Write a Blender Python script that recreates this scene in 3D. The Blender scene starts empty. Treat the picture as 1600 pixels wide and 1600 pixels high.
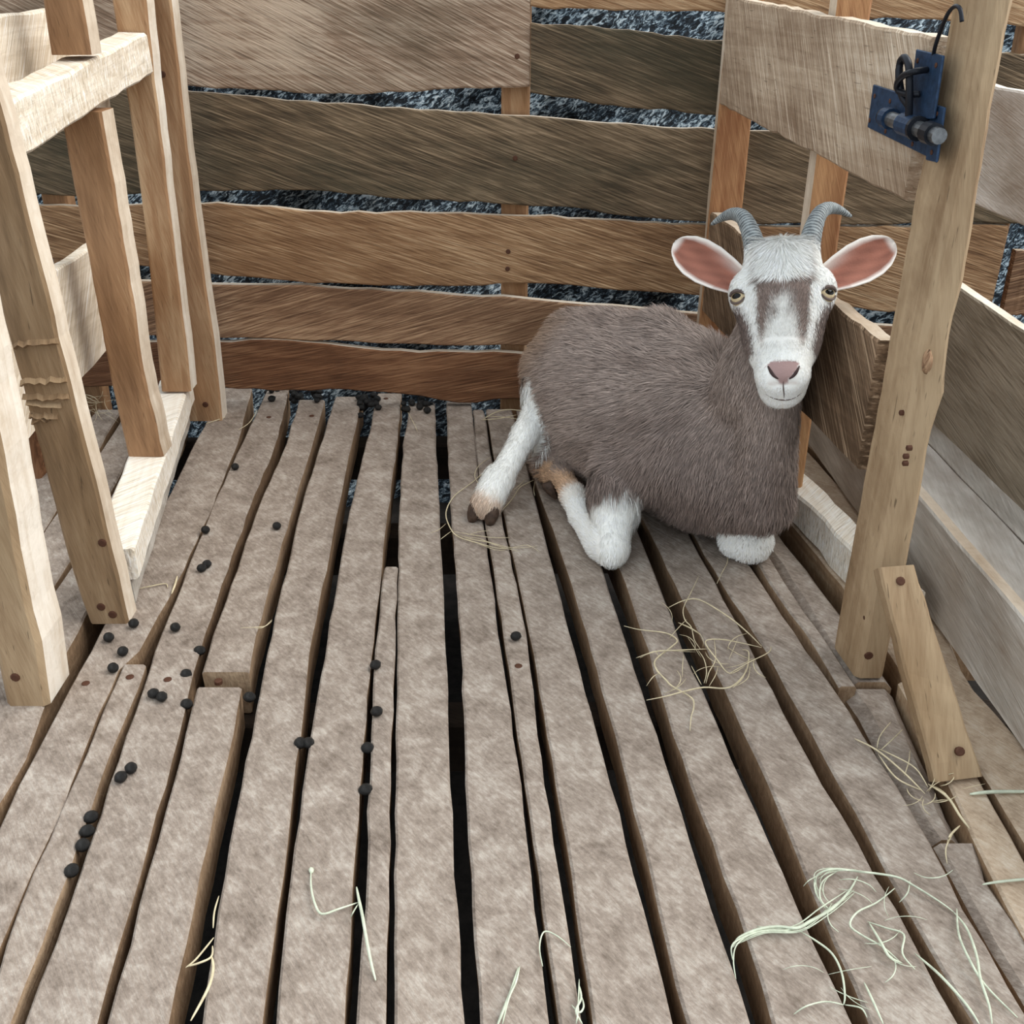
import bpy, bmesh, math, random
import numpy as np
from mathutils import Vector, Matrix
from mathutils.bvhtree import BVHTree

random.seed(7)
rng = np.random.default_rng(7)
scene = bpy.context.scene
COL = scene.collection

# ---------------------------------------------------------------- camera
FPX = 1640.0                     # focal length in pixels of the 1600 px frame
PITCH = math.radians(27.1)
CAM_H = 0.85
cam_data = bpy.data.cameras.new('camera')
cam_data.sensor_width = 36.0
cam_data.lens = FPX / 1600.0 * 36.0
cam_data.clip_start = 0.02
cam = bpy.data.objects.new('camera', cam_data)
COL.objects.link(cam)
cam.location = (0, 0, CAM_H)
cam.rotation_euler = (math.pi / 2 - PITCH, 0, 0)
scene.camera = cam

# ---------------------------------------------------------------- world, sun, exposure
world = bpy.data.worlds.new('overcast_sky')
scene.world = world
world.use_nodes = True
wn = world.node_tree.nodes
wn['Background'].inputs['Color'].default_value = (0.86, 0.94, 1.0, 1)
wn['Background'].inputs['Strength'].default_value = 1.15
sun_data = bpy.data.lights.new('hazy_sun', 'SUN')
sun_data.energy = 3.1
sun_data.angle = math.radians(55)
sun_data.color = (1.0, 0.97, 0.92)
sun = bpy.data.objects.new('hazy_sun', sun_data)
COL.objects.link(sun)
sun.rotation_euler = Vector((-0.70, -0.08, -0.70)).to_track_quat('-Z', 'Y').to_euler()
scene.view_settings.view_transform = 'Standard'
scene.view_settings.look = 'None'
scene.view_settings.gamma = 1.0
scene.view_settings.use_curve_mapping = False
scene.view_settings.exposure = 0.15

# ---------------------------------------------------------------- helpers
_c, _s = math.cos(PITCH), math.sin(PITCH)
EYE = Vector((0, 0, CAM_H))
def ray(x, y):
    a, b = (x - 800) / FPX, (800 - y) / FPX
    return Vector((a, _c + b * _s, -_s + b * _c))
def onz(x, y, z=0.0):
    r = ray(x, y); return EYE + r * ((z - CAM_H) / r.z)
def ony(x, y, Y):
    r = ray(x, y); return EYE + r * (Y / r.y)
def onp(x, y, p, n):
    r = ray(x, y); return EYE + r * ((p - EYE).dot(n) / r.dot(n))
def lerp(a, b, t): return a + (b - a) * t
def pl(pts, x):
    """piecewise linear y(x) through sorted pts"""
    if x <= pts[0][0]:
        (a, b), (c, d) = pts[0], pts[1]
    elif x >= pts[-1][0]:
        (a, b), (c, d) = pts[-2], pts[-1]
    else:
        for k in range(len(pts) - 1):
            if pts[k][0] <= x <= pts[k + 1][0]:
                (a, b), (c, d) = pts[k], pts[k + 1]; break
    return b + (d - b) * (x - a) / (c - a)

def tag(o, label=None, cat=None, group=None, kind=None):
    if label: o['label'] = label
    if cat: o['category'] = cat
    if group: o['group'] = group
    if kind: o['kind'] = kind
    return o
def empty(name, loc=(0, 0, 0)):
    o = bpy.data.objects.new(name, None); COL.objects.link(o)
    o.location = loc; o.empty_display_size = 0.05
    return o
def place(o, parent):
    if parent is not None:
        o.parent = parent
        o.matrix_parent_inverse = Matrix.Translation(-world_loc(parent))
def world_loc(o):
    v = Vector(o.location)
    if o.parent is not None:
        v = v + o.matrix_parent_inverse.translation + world_loc(o.parent)
    return v
def mesh_obj(name, verts, faces, mat, parent=None, axes=None, smooth=False, origin=None):
    """world-space verts -> object whose origin is at the base centre; gc = grain coordinates"""
    V = [Vector(v) for v in verts]
    if origin is None:
        xs = [v.x for v in V]; ys = [v.y for v in V]; zs = [v.z for v in V]
        origin = Vector(((min(xs) + max(xs)) / 2, (min(ys) + max(ys)) / 2, min(zs)))
    me = bpy.data.meshes.new(name)
    me.from_pydata([tuple(v - origin) for v in V], [], faces)
    if axes is not None:
        a = me.attributes.new('gc', 'FLOAT_VECTOR', 'POINT')
        flat = []
        for v in V:
            d = v - origin
            flat += [d.dot(axes[0]), d.dot(axes[1]), d.dot(axes[2])]
        a.data.foreach_set('vector', flat)
    if smooth:
        me.polygons.foreach_set('use_smooth', [True] * len(me.polygons))
    me.materials.append(mat)
    me.update()
    o = bpy.data.objects.new(name, me); COL.objects.link(o)
    o.location = origin
    place(o, parent)
    return o

def section(tl, tr, br, bl, ch):
    """chamfered 4-corner section -> 8 points"""
    out = []
    q = [tl, tr, br, bl]
    for k in range(4):
        p, a, b = q[k], q[k - 1], q[(k + 1) % 4]
        la, lb = (a - p).length, (b - p).length
        out.append(p + (a - p) * min(ch / max(la, 1e-6), .45))
        out.append(p + (b - p) * min(ch / max(lb, 1e-6), .45))
    return out
def loft(name, secs, mat, parent=None, axes=None, smooth=False, edge=None):
    """edge = (material, directions): light painted as a paler colour on sides that look that way"""
    n = len(secs[0]); V = [p for s in secs for p in s]; Fc = []
    for i in range(len(secs) - 1):
        for k in range(n):
            k2 = (k + 1) % n
            Fc.append((i * n + k, i * n + k2, (i + 1) * n + k2, (i + 1) * n + k))
    Fc.append(tuple(range(n - 1, -1, -1)))
    m = (len(secs) - 1) * n
    Fc.append(tuple(range(m, m + n)))
    if axes is None:
        ax = (sum(secs[-1], Vector()) / n - sum(secs[0], Vector()) / n).normalized()
        ay = (secs[0][2] - secs[0][1]).normalized()
        az = ax.cross(ay).normalized()
        axes = (ax, ay, az)
    o = mesh_obj(name, V, Fc, mat, parent, axes, smooth)
    bm = bmesh.new(); bm.from_mesh(o.data); bmesh.ops.recalc_face_normals(bm, faces=bm.faces); bm.to_mesh(o.data); bm.free()
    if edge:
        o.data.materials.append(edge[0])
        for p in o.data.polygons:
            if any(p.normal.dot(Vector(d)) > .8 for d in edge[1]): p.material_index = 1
    return o
def jit(a): return Vector((random.uniform(-a, a), random.uniform(-a, a), random.uniform(-a, a)))

def beam(name, a, b, side, up, w, h, mat, parent=None, ch=.004, n=10, rough=.0012, edge=None):
    """bar from a to b; a/b are centres of the section, side/up unit vectors"""
    secs = []
    side = Vector(side).normalized(); up = Vector(up).normalized()
    for i in range(n + 1):
        p = lerp(Vector(a), Vector(b), i / n)
        q = [p - side * w / 2 + up * h / 2, p + side * w / 2 + up * h / 2, p + side * w / 2 - up * h / 2, p - side * w / 2 - up * h / 2]
        q = [v + jit(rough) for v in q]
        secs.append(section(*q, ch))
    return loft(name, secs, mat, parent, edge=edge)

def tube(name, pts, r, mat, parent=None, n=6, taper=None, axes=None):
    """one continuous tube through pts"""
    pts = [Vector(p) for p in pts]
    V, Fc = [], []
    ref = Vector((0.3, 0.2, 1)).normalized()
    for i, p in enumerate(pts):
        d = (pts[min(i + 1, len(pts) - 1)] - pts[max(i - 1, 0)]).normalized()
        u = d.cross(ref)
        if u.length < 1e-3: u = d.cross(Vector((1, 0, 0)))
        u.normalize(); v = d.cross(u)
        rr = r * (taper[i] if taper else 1)
        for k in range(n):
            t = 2 * math.pi * k / n
            V.append(p + (u * math.cos(t) + v * math.sin(t)) * rr)
    for i in range(len(pts) - 1):
        for k in range(n):
            k2 = (k + 1) % n
            Fc.append((i * n + k, (i + 1) * n + k, (i + 1) * n + k2, i * n + k2))
    Fc.append(tuple(range(n)))
    m = (len(pts) - 1) * n
    Fc.append(tuple(range(m + n - 1, m - 1, -1)))
    return V, Fc
def smooth_path(pts, sub=6):
    pts = [Vector(p) for p in pts]; out = []
    for i in range(len(pts) - 1):
        p0, p1, p2, p3 = pts[max(i - 1, 0)], pts[i], pts[i + 1], pts[min(i + 2, len(pts) - 1)]
        for k in range(sub):
            t = k / sub
            out.append(0.5 * ((2 * p1) + (p2 - p0) * t + (2 * p0 - 5 * p1 + 4 * p2 - p3) * t * t + (3 * p1 - p0 - 3 * p2 + p3) * t ** 3))
    out.append(pts[-1])
    return out

# ---------------------------------------------------------------- materials
def srgb(r, g, b):
    f = lambda v: (v / 255 / 12.92) if v / 255 <= .04045 else ((v / 255 + .055) / 1.055) ** 2.4
    return (f(r), f(g), f(b), 1)
def newmat(name, rough=.8):
    m = bpy.data.materials.new(name); m.use_nodes = True
    nt = m.node_tree; b = nt.nodes['Principled BSDF']
    b.inputs['Roughness'].default_value = rough
    b.inputs['Specular IOR Level'].default_value = .25
    return m, nt, b
def N(nt, t, **kw):
    n = nt.nodes.new(t)
    for k, v in kw.items(): setattr(n, k, v)
    return n
def ramp(nt, fac, stops):
    r = N(nt, 'ShaderNodeValToRGB')
    while len(r.color_ramp.elements) > len(stops): r.color_ramp.elements.remove(r.color_ramp.elements[-1])
    while len(r.color_ramp.elements) < len(stops): r.color_ramp.elements.new(.5)
    for e, (p, c) in zip(r.color_ramp.elements, stops): e.position = p; e.color = c
    nt.links.new(fac, r.inputs['Fac']); return r.outputs['Color']
def mix(nt, fac, a, b, mode='MIX'):
    m = N(nt, 'ShaderNodeMix', data_type='RGBA', blend_type=mode)
    for s, v in ((m.inputs[0], fac), (m.inputs[6], a), (m.inputs[7], b)):
        if hasattr(v, 'is_linked'): nt.links.new(v, s)
        else: s.default_value = v
    return m.outputs[2]
def math_n(nt, op, a, b=None, clamp=False):
    m = N(nt, 'ShaderNodeMath', operation=op, use_clamp=clamp)
    for s, v in ((m.inputs[0], a), (m.inputs[1], b)):
        if v is None: continue
        if hasattr(v, 'is_linked'): nt.links.new(v, s)
        else: s.default_value = v
    return m.outputs[0]
def noise(nt, vec, scale, detail=5, rough=.6, dist=0):
    n = N(nt, 'ShaderNodeTexNoise')
    n.inputs['Scale'].default_value = scale; n.inputs['Detail'].default_value = detail
    n.inputs['Roughness'].default_value = rough; n.inputs['Distortion'].default_value = dist
    nt.links.new(vec, n.inputs['Vector']); return n.outputs['Fac']
def mapping(nt, vec, scale=(1, 1, 1), rot=(0, 0, 0)):
    m = N(nt, 'ShaderNodeMapping'); m.inputs['Scale'].default_value = scale; m.inputs['Rotation'].default_value = rot
    nt.links.new(vec, m.inputs['Vector']); return m.outputs['Vector']
def grain_vec(nt):
    a = N(nt, 'ShaderNodeAttribute', attribute_name='gc')
    oi = N(nt, 'ShaderNodeObjectInfo')
    k = math_n(nt, 'MULTIPLY', oi.outputs['Random'], 37.0)
    cb = N(nt, 'ShaderNodeCombineXYZ')
    for s in cb.inputs: nt.links.new(k, s)
    v = N(nt, 'ShaderNodeVectorMath', operation='ADD')
    nt.links.new(a.outputs['Vector'], v.inputs[0]); nt.links.new(cb.outputs[0], v.inputs[1])
    return v.outputs[0], oi.outputs['Random']

def wood(name, dark, mid, light, saw=.45, saw_rot=.42, blotch=.5, dust=None, vary=.25, bump=.5, stain=None, fleck=0):
    m, nt, b = newmat(name, .82)
    vec, rnd = grain_vec(nt)
    g1 = noise(nt, mapping(nt, vec, (2.2, 38, 38)), 1.6, 6, .62, .5)          # long grain
    g2 = noise(nt, mapping(nt, mapping(nt, vec, (1, 1, 1), (0, 0, saw_rot)), (11, 260, 60)), 1.0, 3, .65, .35)   # saw marks
    g3 = noise(nt, mapping(nt, vec, (2.5, 5, 5)), 1.5, 4, .55, .3)               # blotches
    f = math_n(nt, 'ADD', math_n(nt, 'MULTIPLY', g1, .40), math_n(nt, 'MULTIPLY', g2, saw))
    f = math_n(nt, 'ADD', f, math_n(nt, 'MULTIPLY', math_n(nt, 'SUBTRACT', g3, .5), blotch))
    f = math_n(nt, 'ADD', f, math_n(nt, 'MULTIPLY', math_n(nt, 'SUBTRACT', rnd, .5), vary))
    mean = .5 * (.40 + saw)
    col = ramp(nt, f, [(mean - .20, dark), (mean, mid), (mean + .17, light)])
    if saw > .4:                                                           # pale torn fibres along the saw marks
        sc = noise(nt, mapping(nt, mapping(nt, vec, (1, 1, 1), (0, 0, saw_rot * .9)), (7, 330, 60)), 1.0, 2, .5, .6)
        col = mix(nt, math_n(nt, 'MULTIPLY', ramp(nt, sc, [(.56, (0, 0, 0, 1)), (.70, (1, 1, 1, 1))]), .55), col, tuple(min(1, v * 1.3) for v in light[:3]) + (1,))
        col = mix(nt, math_n(nt, 'MULTIPLY', ramp(nt, sc, [(.30, (1, 1, 1, 1)), (.43, (0, 0, 0, 1))]), .5), col, tuple(v * .55 for v in dark[:3]) + (1,))
    if stain:                                                              # greenish / dark weather stains
        s = noise(nt, mapping(nt, vec, (2.0, 4, 4)), 1.3, 5, .6)
        col = mix(nt, math_n(nt, 'MULTIPLY', ramp(nt, s, [(.46, (0, 0, 0, 1)), (.66, (1, 1, 1, 1))]), stain[1]), col, stain[0])
    if fleck:                                                              # dark pores and scratches
        s = noise(nt, mapping(nt, vec, (9, 90, 90)), 3.0, 2, .5)
        col = mix(nt, math_n(nt, 'MULTIPLY', ramp(nt, s, [(.68, (0, 0, 0, 1)), (.74, (1, 1, 1, 1))]), fleck), col, (dark[0] * .35, dark[1] * .35, dark[2] * .35, 1))
    if dust:                                                               # trodden dirt lies on the top faces
        ge = N(nt, 'ShaderNodeNewGeometry'); sx = N(nt, 'ShaderNodeSeparateXYZ')
        nt.links.new(ge.outputs['Normal'], sx.inputs[0])
        d1 = noise(nt, vec, 22, 8, .75, .3); d2 = noise(nt, mapping(nt, mapping(nt, vec, (1, 1, 1), (0, 0, .6)), (70, 200, 110)), 1.0, 4, .75)
        dm = math_n(nt, 'ADD', math_n(nt, 'MULTIPLY', d1, .6), math_n(nt, 'MULTIPLY', d2, .4))
        dc = ramp(nt, dm, [(.36, dust[0]), (.5, dust[1]), (.64, dust[2])])
        up = ramp(nt, sx.outputs['Z'], [(.25, (0, 0, 0, 1)), (.65, (1, 1, 1, 1))])
        col = mix(nt, math_n(nt, 'MULTIPLY', up, dust[3]), col, dc)
    nt.links.new(col, b.inputs['Base Color'])
    bp = N(nt, 'ShaderNodeBump'); bp.inputs['Strength'].default_value = bump; bp.inputs['Distance'].default_value = .004
    hgt = math_n(nt, 'ADD', math_n(nt, 'MULTIPLY', g2, 1.0 if saw > .2 else .5), math_n(nt, 'MULTIPLY', g1, .8))
    nt.links.new(hgt, bp.inputs['Height']); nt.links.new(bp.outputs['Normal'], b.inputs['Normal'])
    return m
def plain(name, col, rough=.6, metal=0, var=.25, scale=40, bump=.0):
    m, nt, b = newmat(name, rough)
    tc = N(nt, 'ShaderNodeTexCoord')
    f = noise(nt, tc.outputs['Object'], scale, 5, .65)
    d = tuple(v * (1 - var) for v in col[:3]) + (1,); l = tuple(min(1, v * (1 + var)) for v in col[:3]) + (1,)
    nt.links.new(ramp(nt, f, [(.35, d), (.65, l)]), b.inputs['Base Color'])
    b.inputs['Metallic'].default_value = metal
    if bump:
        bp = N(nt, 'ShaderNodeBump'); bp.inputs['Strength'].default_value = bump; bp.inputs['Distance'].default_value = .003
        nt.links.new(f, bp.inputs['Height']); nt.links.new(bp.outputs['Normal'], b.inputs['Normal'])
    return m

M = {}
DUST = (srgb(108, 96, 86), srgb(148, 135, 124), srgb(184, 174, 163), .95)
M['slat'] = wood('trodden_slat_wood', srgb(98, 77, 58), srgb(142, 116, 90), srgb(182, 156, 128), saw=.35, saw_rot=.5, dust=DUST, vary=.15)
M['slat_pale'] = wood('pale_slat_wood', srgb(120, 92, 66), srgb(165, 136, 106), srgb(205, 182, 152), saw=.3, saw_rot=.5, dust=(srgb(150, 130, 110), srgb(190, 170, 148), srgb(214, 200, 182), .8))
M['plank_top'] = wood('grey_brown_sawn_plank', srgb(96, 76, 60), srgb(146, 120, 99), srgb(196, 174, 152), saw=.75, saw_rot=.46, stain=(srgb(84, 76, 60), .4), bump=.9)
M['plank_grey'] = wood('weathered_olive_plank', srgb(74, 61, 46), srgb(116, 97, 75), srgb(160, 137, 110), saw=.75, saw_rot=.36, stain=(srgb(62, 60, 46), .6), bump=.9)
M['plank_tan'] = wood('warm_tan_plank', srgb(108, 78, 54), srgb(160, 124, 90), srgb(200, 168, 132), saw=.75, saw_rot=.3, stain=(srgb(120, 84, 56), .45), vary=.1, bump=.9)
M['plank_brown'] = wood('brown_plank', srgb(92, 66, 48), srgb(140, 106, 80), srgb(184, 150, 118), saw=.7, saw_rot=-.3, stain=(srgb(96, 66, 46), .5), vary=.1, bump=.9)
M['plank_low'] = wood('dark_red_brown_plank', srgb(72, 46, 30), srgb(114, 76, 51), srgb(148, 108, 78), saw=.5, saw_rot=-.2, stain=(srgb(66, 40, 25), .6), bump=.7, vary=.1)
M['post'] = wood('sawn_tan_post', srgb(116, 84, 58), srgb(164, 126, 92), srgb(200, 168, 132), saw=.2, saw_rot=.25, stain=(srgb(120, 84, 52), .5), fleck=.5)
M['post_grey'] = wood('weathered_post', srgb(90, 70, 50), srgb(142, 116, 88), srgb(178, 153, 122), saw=.18, saw_rot=.2, stain=(srgb(124, 96, 64), .5), fleck=.6)
M['pale'] = wood('fresh_pale_plank', srgb(196, 178, 154), srgb(230, 217, 198), srgb(247, 241, 230), saw=.6, saw_rot=.9, blotch=.25, bump=.6)
M['gate'] = wood('pale_gate_board', srgb(138, 114, 92), srgb(188, 166, 142), srgb(222, 206, 186), saw=.6, saw_rot=.95, stain=(srgb(128, 102, 78), .4), fleck=.5, bump=.7)
M['gate_low'] = wood('brown_gate_board', srgb(88, 68, 50), srgb(134, 108, 84), srgb(186, 160, 132), saw=.6, saw_rot=.8, bump=.4)
M['orange'] = wood('reddish_upright', srgb(138, 92, 60), srgb(188, 142, 100), srgb(216, 178, 132), saw=.25, saw_rot=.3, fleck=.3)
M['trough'] = wood('grey_trough_board', srgb(160, 152, 142), srgb(206, 200, 191), srgb(234, 229, 222), saw=.3, saw_rot=.2, stain=(srgb(132, 108, 84), .7), bump=.6)
M['trough_back'] = wood('dusty_olive_board', srgb(104, 92, 76), srgb(140, 128, 110), srgb(170, 158, 140), saw=.5, saw_rot=.2)
M['nail'] = plain('rusty_nail', srgb(88, 58, 44), .7, .3)
M['blue'] = plain('blue_painted_steel', srgb(44, 64, 90), .45, .35, .3, 120, .1)
M['steel'] = plain('worn_grey_steel', srgb(116, 118, 120), .38, .8, .3, 90, .1)
M['black_steel'] = plain('black_painted_steel', srgb(36, 38, 44), .4, .4)
M['dropping'] = plain('dried_dung', srgb(32, 31, 30), .32, 0, .3, 260, .5)
M['lit_edge'] = wood('pale_lit_edge', srgb(176, 154, 130), srgb(212, 196, 176), srgb(236, 226, 212), saw=.2, saw_rot=.2, fleck=.3)  # light painted into the paler tone of side and top faces
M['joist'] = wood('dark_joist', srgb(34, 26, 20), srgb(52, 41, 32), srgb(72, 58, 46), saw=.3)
M['straw'] = plain('dry_straw', srgb(206, 192, 160), .75, 0, .18, 60)
M['green_straw'] = plain('pale_green_grass_stalk', srgb(200, 206, 184), .7, 0, .2, 60)
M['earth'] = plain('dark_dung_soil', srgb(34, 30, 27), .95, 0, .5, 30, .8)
def rock_mat():
    m, nt, b = newmat('blue_black_rock', .55)
    tc = N(nt, 'ShaderNodeTexCoord')
    v = mapping(nt, tc.outputs['Object'], (1, 1, 1.3), (0, .7, 0))
    f = noise(nt, mapping(nt, v, (46, 46, 110)), 1.0, 6, .7, .8); g = noise(nt, v, 11, 4, .6)
    h = math_n(nt, 'ADD', math_n(nt, 'MULTIPLY', f, .75), math_n(nt, 'MULTIPLY', g, .25))
    nt.links.new(ramp(nt, h, [(.45, srgb(18, 22, 28)), (.51, srgb(64, 80, 94)), (.555, srgb(180, 198, 208)), (.63, srgb(240, 246, 248))]), b.inputs['Base Color'])
    bp = N(nt, 'ShaderNodeBump'); bp.inputs['Strength'].default_value = .8; bp.inputs['Distance'].default_value = .02
    nt.links.new(h, bp.inputs['Height']); nt.links.new(bp.outputs['Normal'], b.inputs['Normal'])
    return m
M['rock'] = rock_mat()

# ---------------------------------------------------------------- ground and bank outside
def grid_mesh(name, nx, ny, fn, mat):
    V = [fn(i / nx, j / ny) for j in range(ny + 1) for i in range(nx + 1)]
    Fc = [(j * (nx + 1) + i, j * (nx + 1) + i + 1, (j + 1) * (nx + 1) + i + 1, (j + 1) * (nx + 1) + i) for j in range(ny) for i in range(nx)]
    return mesh_obj(name, V, Fc, mat, smooth=True, origin=Vector((0, 0, 0)))
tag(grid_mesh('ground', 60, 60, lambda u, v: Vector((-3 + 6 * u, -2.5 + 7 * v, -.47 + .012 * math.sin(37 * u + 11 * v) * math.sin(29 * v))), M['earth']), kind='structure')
def bank(u, v):
    x = -2.6 + 5.2 * u; z = -.5 + 1.6 * v
    y = 2.62 + .35 * v + .05 * math.sin(9 * x + 4 * z) + .03 * math.sin(23 * x - 17 * z) + random.uniform(-.018, .018)
    return Vector((x, y, z))
tag(grid_mesh('rock_bank', 150, 60, bank, M['rock']), 'blue-black speckled rocky bank seen through the gaps of the back wall', 'rock bank')

# ---------------------------------------------------------------- floor of slats
floor = tag(empty('floor', (0, 1.4, -.12)), kind='structure')
SLAT_T = .07
def slat(rows, mat='slat', far=None, near=None, drop=0.0, t=SLAT_T, ch=.003, rough=.0014, name='slat'):
    """rows: (y px, left x px, right x px) of the top face, from far to near"""
    L = [(r[0], r[1]) for r in rows]; Rr = [(r[0], r[2]) for r in rows]
    ys = rows[0][0] if far is None else far; ye = rows[-1][0] if near is None else near
    Yf, Yn = onz(800, ys).y, onz(800, ye).y
    n = max(6, int((Yf - Yn) / .045)); secs = []
    def pix(Yw):                                   # image row of a floor point at distance Yw
        d = Yw * _c + CAM_H * _s; u = Yw * _s - CAM_H * _c
        return 800 - FPX * u / d
    for i in range(n + 1):
        Yw = lerp(Yf, Yn, i / n); y = pix(Yw)
        a = onz(pl(L, y), y); b = onz(pl(Rr, y), y)
        a.y = b.y = Yw
        j1, j2 = random.uniform(-rough, rough), random.uniform(-rough, rough)
        a.x += j1; b.x += j2
        zz = -drop + random.uniform(-.0008, .0008)
        a.z = b.z = zz
        dn = Vector((0, 0, -t))
        ins = .003
        secs.append(section(a, b, b + dn + Vector((-ins, 0, 0)), a + dn + Vector((ins, 0, 0)), ch))
    return loft(name, secs, M[mat], floor, axes=(Vector((-.08, 1, 0)).normalized(), Vector((1, .08, 0)).normalized(), Vector((0, 0, 1))))

B = 1760
S = [
 # left neighbours beyond the partition
 [(640, 60, 100), (720, -20, 40), (850, -160, -80), (1000, -330, -240)],
 [(640, 108, 142), (720, 48, 92), (850, -70, -2), (1000, -230, -140)],
 [(640, 150, 190), (708, 100, 150), (802, 10, 84), (845, -35, 57), (1000, -180, -62)],
 [(640, 199, 240), (708, 155, 205), (740, 130, 187), (800, 90, 158), (872, 40, 112), (920, -5, 80), (1060, -160, -10), (1292, -420, -180)],
 [(640, 250, 290), (740, 192, 245), (872, 120, 185), (972, 50, 128), (1030, 10, 97), (1200, -140, 33), (1400, -330, -90), (B, -700, -400)],
 # inside the pen
 [(606, 350, 393), (690, 305, 372), (800, 250, 328), (900, 200, 280), (1000, 150, 226), (1030, 134, 208), (1040, 128, 189), (1100, 95, 160), (1200, 42, 120), (1292, 0, 84), (1400, -60, 31), (B, -260, -110)],
 [(1038, 192, 229), (1100, 164, 206), (1200, 124, 162), (1400, 34, 92), (1580, -25, 20), (B, -100, -52)],
 [(607, 418, 452), (690, 378, 432), (800, 328, 387), (1000, 248, 316), (1200, 180, 265), (1400, 112, 207), (1580, 45, 157), (B, -22, 100)],
 [(625, 467, 507), (690, 447, 489), (800, 400, 455), (1000, 330, 397), (1050, 314, 390)],
 [(1074, 306, 378), (1200, 277, 352), (1400, 222, 305), (1580, 172, 266), (B, 122, 228)],
 [(620, 523, 566), (690, 502, 550), (800, 467, 527), (1000, 422, 487), (1200, 382, 462), (1400, 343, 438), (1580, 317, 412), (B, 290, 390)],
 [(615, 590, 627), (690, 573, 621), (800, 545, 606), (1000, 510, 583), (1200, 478, 564), (1400, 450, 550), (1580, 432, 540), (B, 414, 530)],
 [(885, 600, 621), (1000, 587, 617), (1200, 577, 611), (1400, 570, 607), (1580, 558, 605), (B, 548, 600)],
 [(630, 640, 680), (690, 630, 681), (800, 623, 687), (1000, 621, 697), (1200, 617, 704), (1400, 616, 713), (1580, 617, 725), (B, 618, 737)],
 [(628, 697, 736), (690, 699, 743), (800, 705, 754), (1000, 720, 781), (1200, 727, 811), (1400, 737, 833), (1580, 748, 854), (B, 760, 876)],
 [(640, 739, 756), (725, 746, 770), (812, 757, 785), (875, 768, 799), (975, 785, 820), (1200, 816, 847), (1400, 846, 880), (1580, 870, 906), (B, 896, 934)],
 [(640, 760, 800), (725, 774, 822), (812, 789, 845), (900, 808, 868), (1000, 830, 894), (1200, 864, 949), (1400, 898, 1001), (1580, 925, 1046), (B, 953, 1092)],
 [(640, 806, 850), (745, 835, 890), (795, 852, 912), (900, 891, 946), (1000, 920, 978), (1200, 975, 1043), (1400, 1026, 1107), (1580, 1068, 1167), (B, 1110, 1228)],
 [(640, 858, 905), (800, 930, 985), (900, 974, 1026), (1000, 1008, 1062), (1200, 1070, 1151), (1400, 1144, 1240), (1580, 1203, 1323), (B, 1262, 1406)],
 [(640, 912, 960), (800, 1000, 1058), (900, 1050, 1113), (1000, 1097, 1166), (1200, 1190, 1272), (1400, 1272, 1390), (1580, 1352, 1488), (B, 1430, 1584)],
 [(640, 966, 1015), (800, 1064, 1118), (900, 1122, 1184), (925, 1138, 1200), (1000, 1187, 1250), (1085, 1236, 1310), (1200, 1300, 1385), (1290, 1347, 1440), (1400, 1407, 1496), (1580, 1512, 1600), (B, 1614, 1706)],
 [(640, 1022, 1060), (800, 1122, 1160), (870, 1178, 1204), (912, 1204, 1228), (1005, 1270, 1293), (1072, 1312, 1340)],
]
for rows in S:
    slat(rows)
# worn rounded slat beside the post and the pieces right of it
slat([(640, 1068, 1108), (829, 1176, 1221), (870, 1207, 1254), (942, 1254, 1309), (1010, 1297, 1360), (1062, 1330, 1395)], drop=.004, ch=.011)
slat([(1066, 1322, 1398), (1150, 1370, 1440), (1230, 1412, 1478), (1300, 1452, 1508)], drop=.012, ch=.014, rough=.004)
slat([(1312, 1462, 1530), (1360, 1488, 1540), (1470, 1552, 1622), (B, 1720, 1830)], drop=.006, ch=.007)
slat([(1066, 1405, 1436), (1225, 1484, 1536), (1352, 1541, 1604), (1480, 1610, 1690), (B, 1790, 1900)], mat='slat_pale')
slat([(640, 1205, 1240), (760, 1330, 1372), (860, 1372, 1425), (1060, 1440, 1510), (1225, 1546, 1650), (1400, 1655, 1780), (B, 1910, 2090)], mat='slat_pale')
slat([(640, 1112, 1200), (692, 1150, 1250), (811, 1231, 1362), (912, 1314, 1430), (1050, 1410, 1440)], mat='slat_pale')
slat([(640, 1212, 1262), (688, 1256, 1312), (768, 1340, 1405), (840, 1400, 1475), (1000, 1450, 1560)], mat='slat_pale', drop=.001)

# joists under the slats and nail heads in them
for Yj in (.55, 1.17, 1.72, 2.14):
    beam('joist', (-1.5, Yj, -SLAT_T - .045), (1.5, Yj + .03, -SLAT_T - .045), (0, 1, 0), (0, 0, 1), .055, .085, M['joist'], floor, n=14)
def nail(p, n, r=.006, parent=None, h=.002):
    n = Vector(n).normalized(); u = n.orthogonal().normalized(); v = n.cross(u)
    V, Fc = [], []; k = 10
    for rr, hh in ((r, -.004), (r, h * .6), (r * .7, h)):
        for i in range(k):
            t = 2 * math.pi * i / k; V.append(Vector(p) + (u * math.cos(t) + v * math.sin(t)) * rr + n * hh)
    for a in range(2):
        for i in range(k):
            j = (i + 1) % k; Fc.append((a * k + i, a * k + j, (a + 1) * k + j, (a + 1) * k + i))
    Fc.append(tuple(range(2 * k, 3 * k)))
    return mesh_obj('nail_head', V, Fc, M['nail'], parent)
for x, y in ((134, 1068), (203, 1058), (262, 1062), (341, 1064), (487, 650), (420, 652), (603, 623), (810, 1041)):
    nail(onz(x, y), (0, 0, 1), .0055, floor, .0015)

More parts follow.
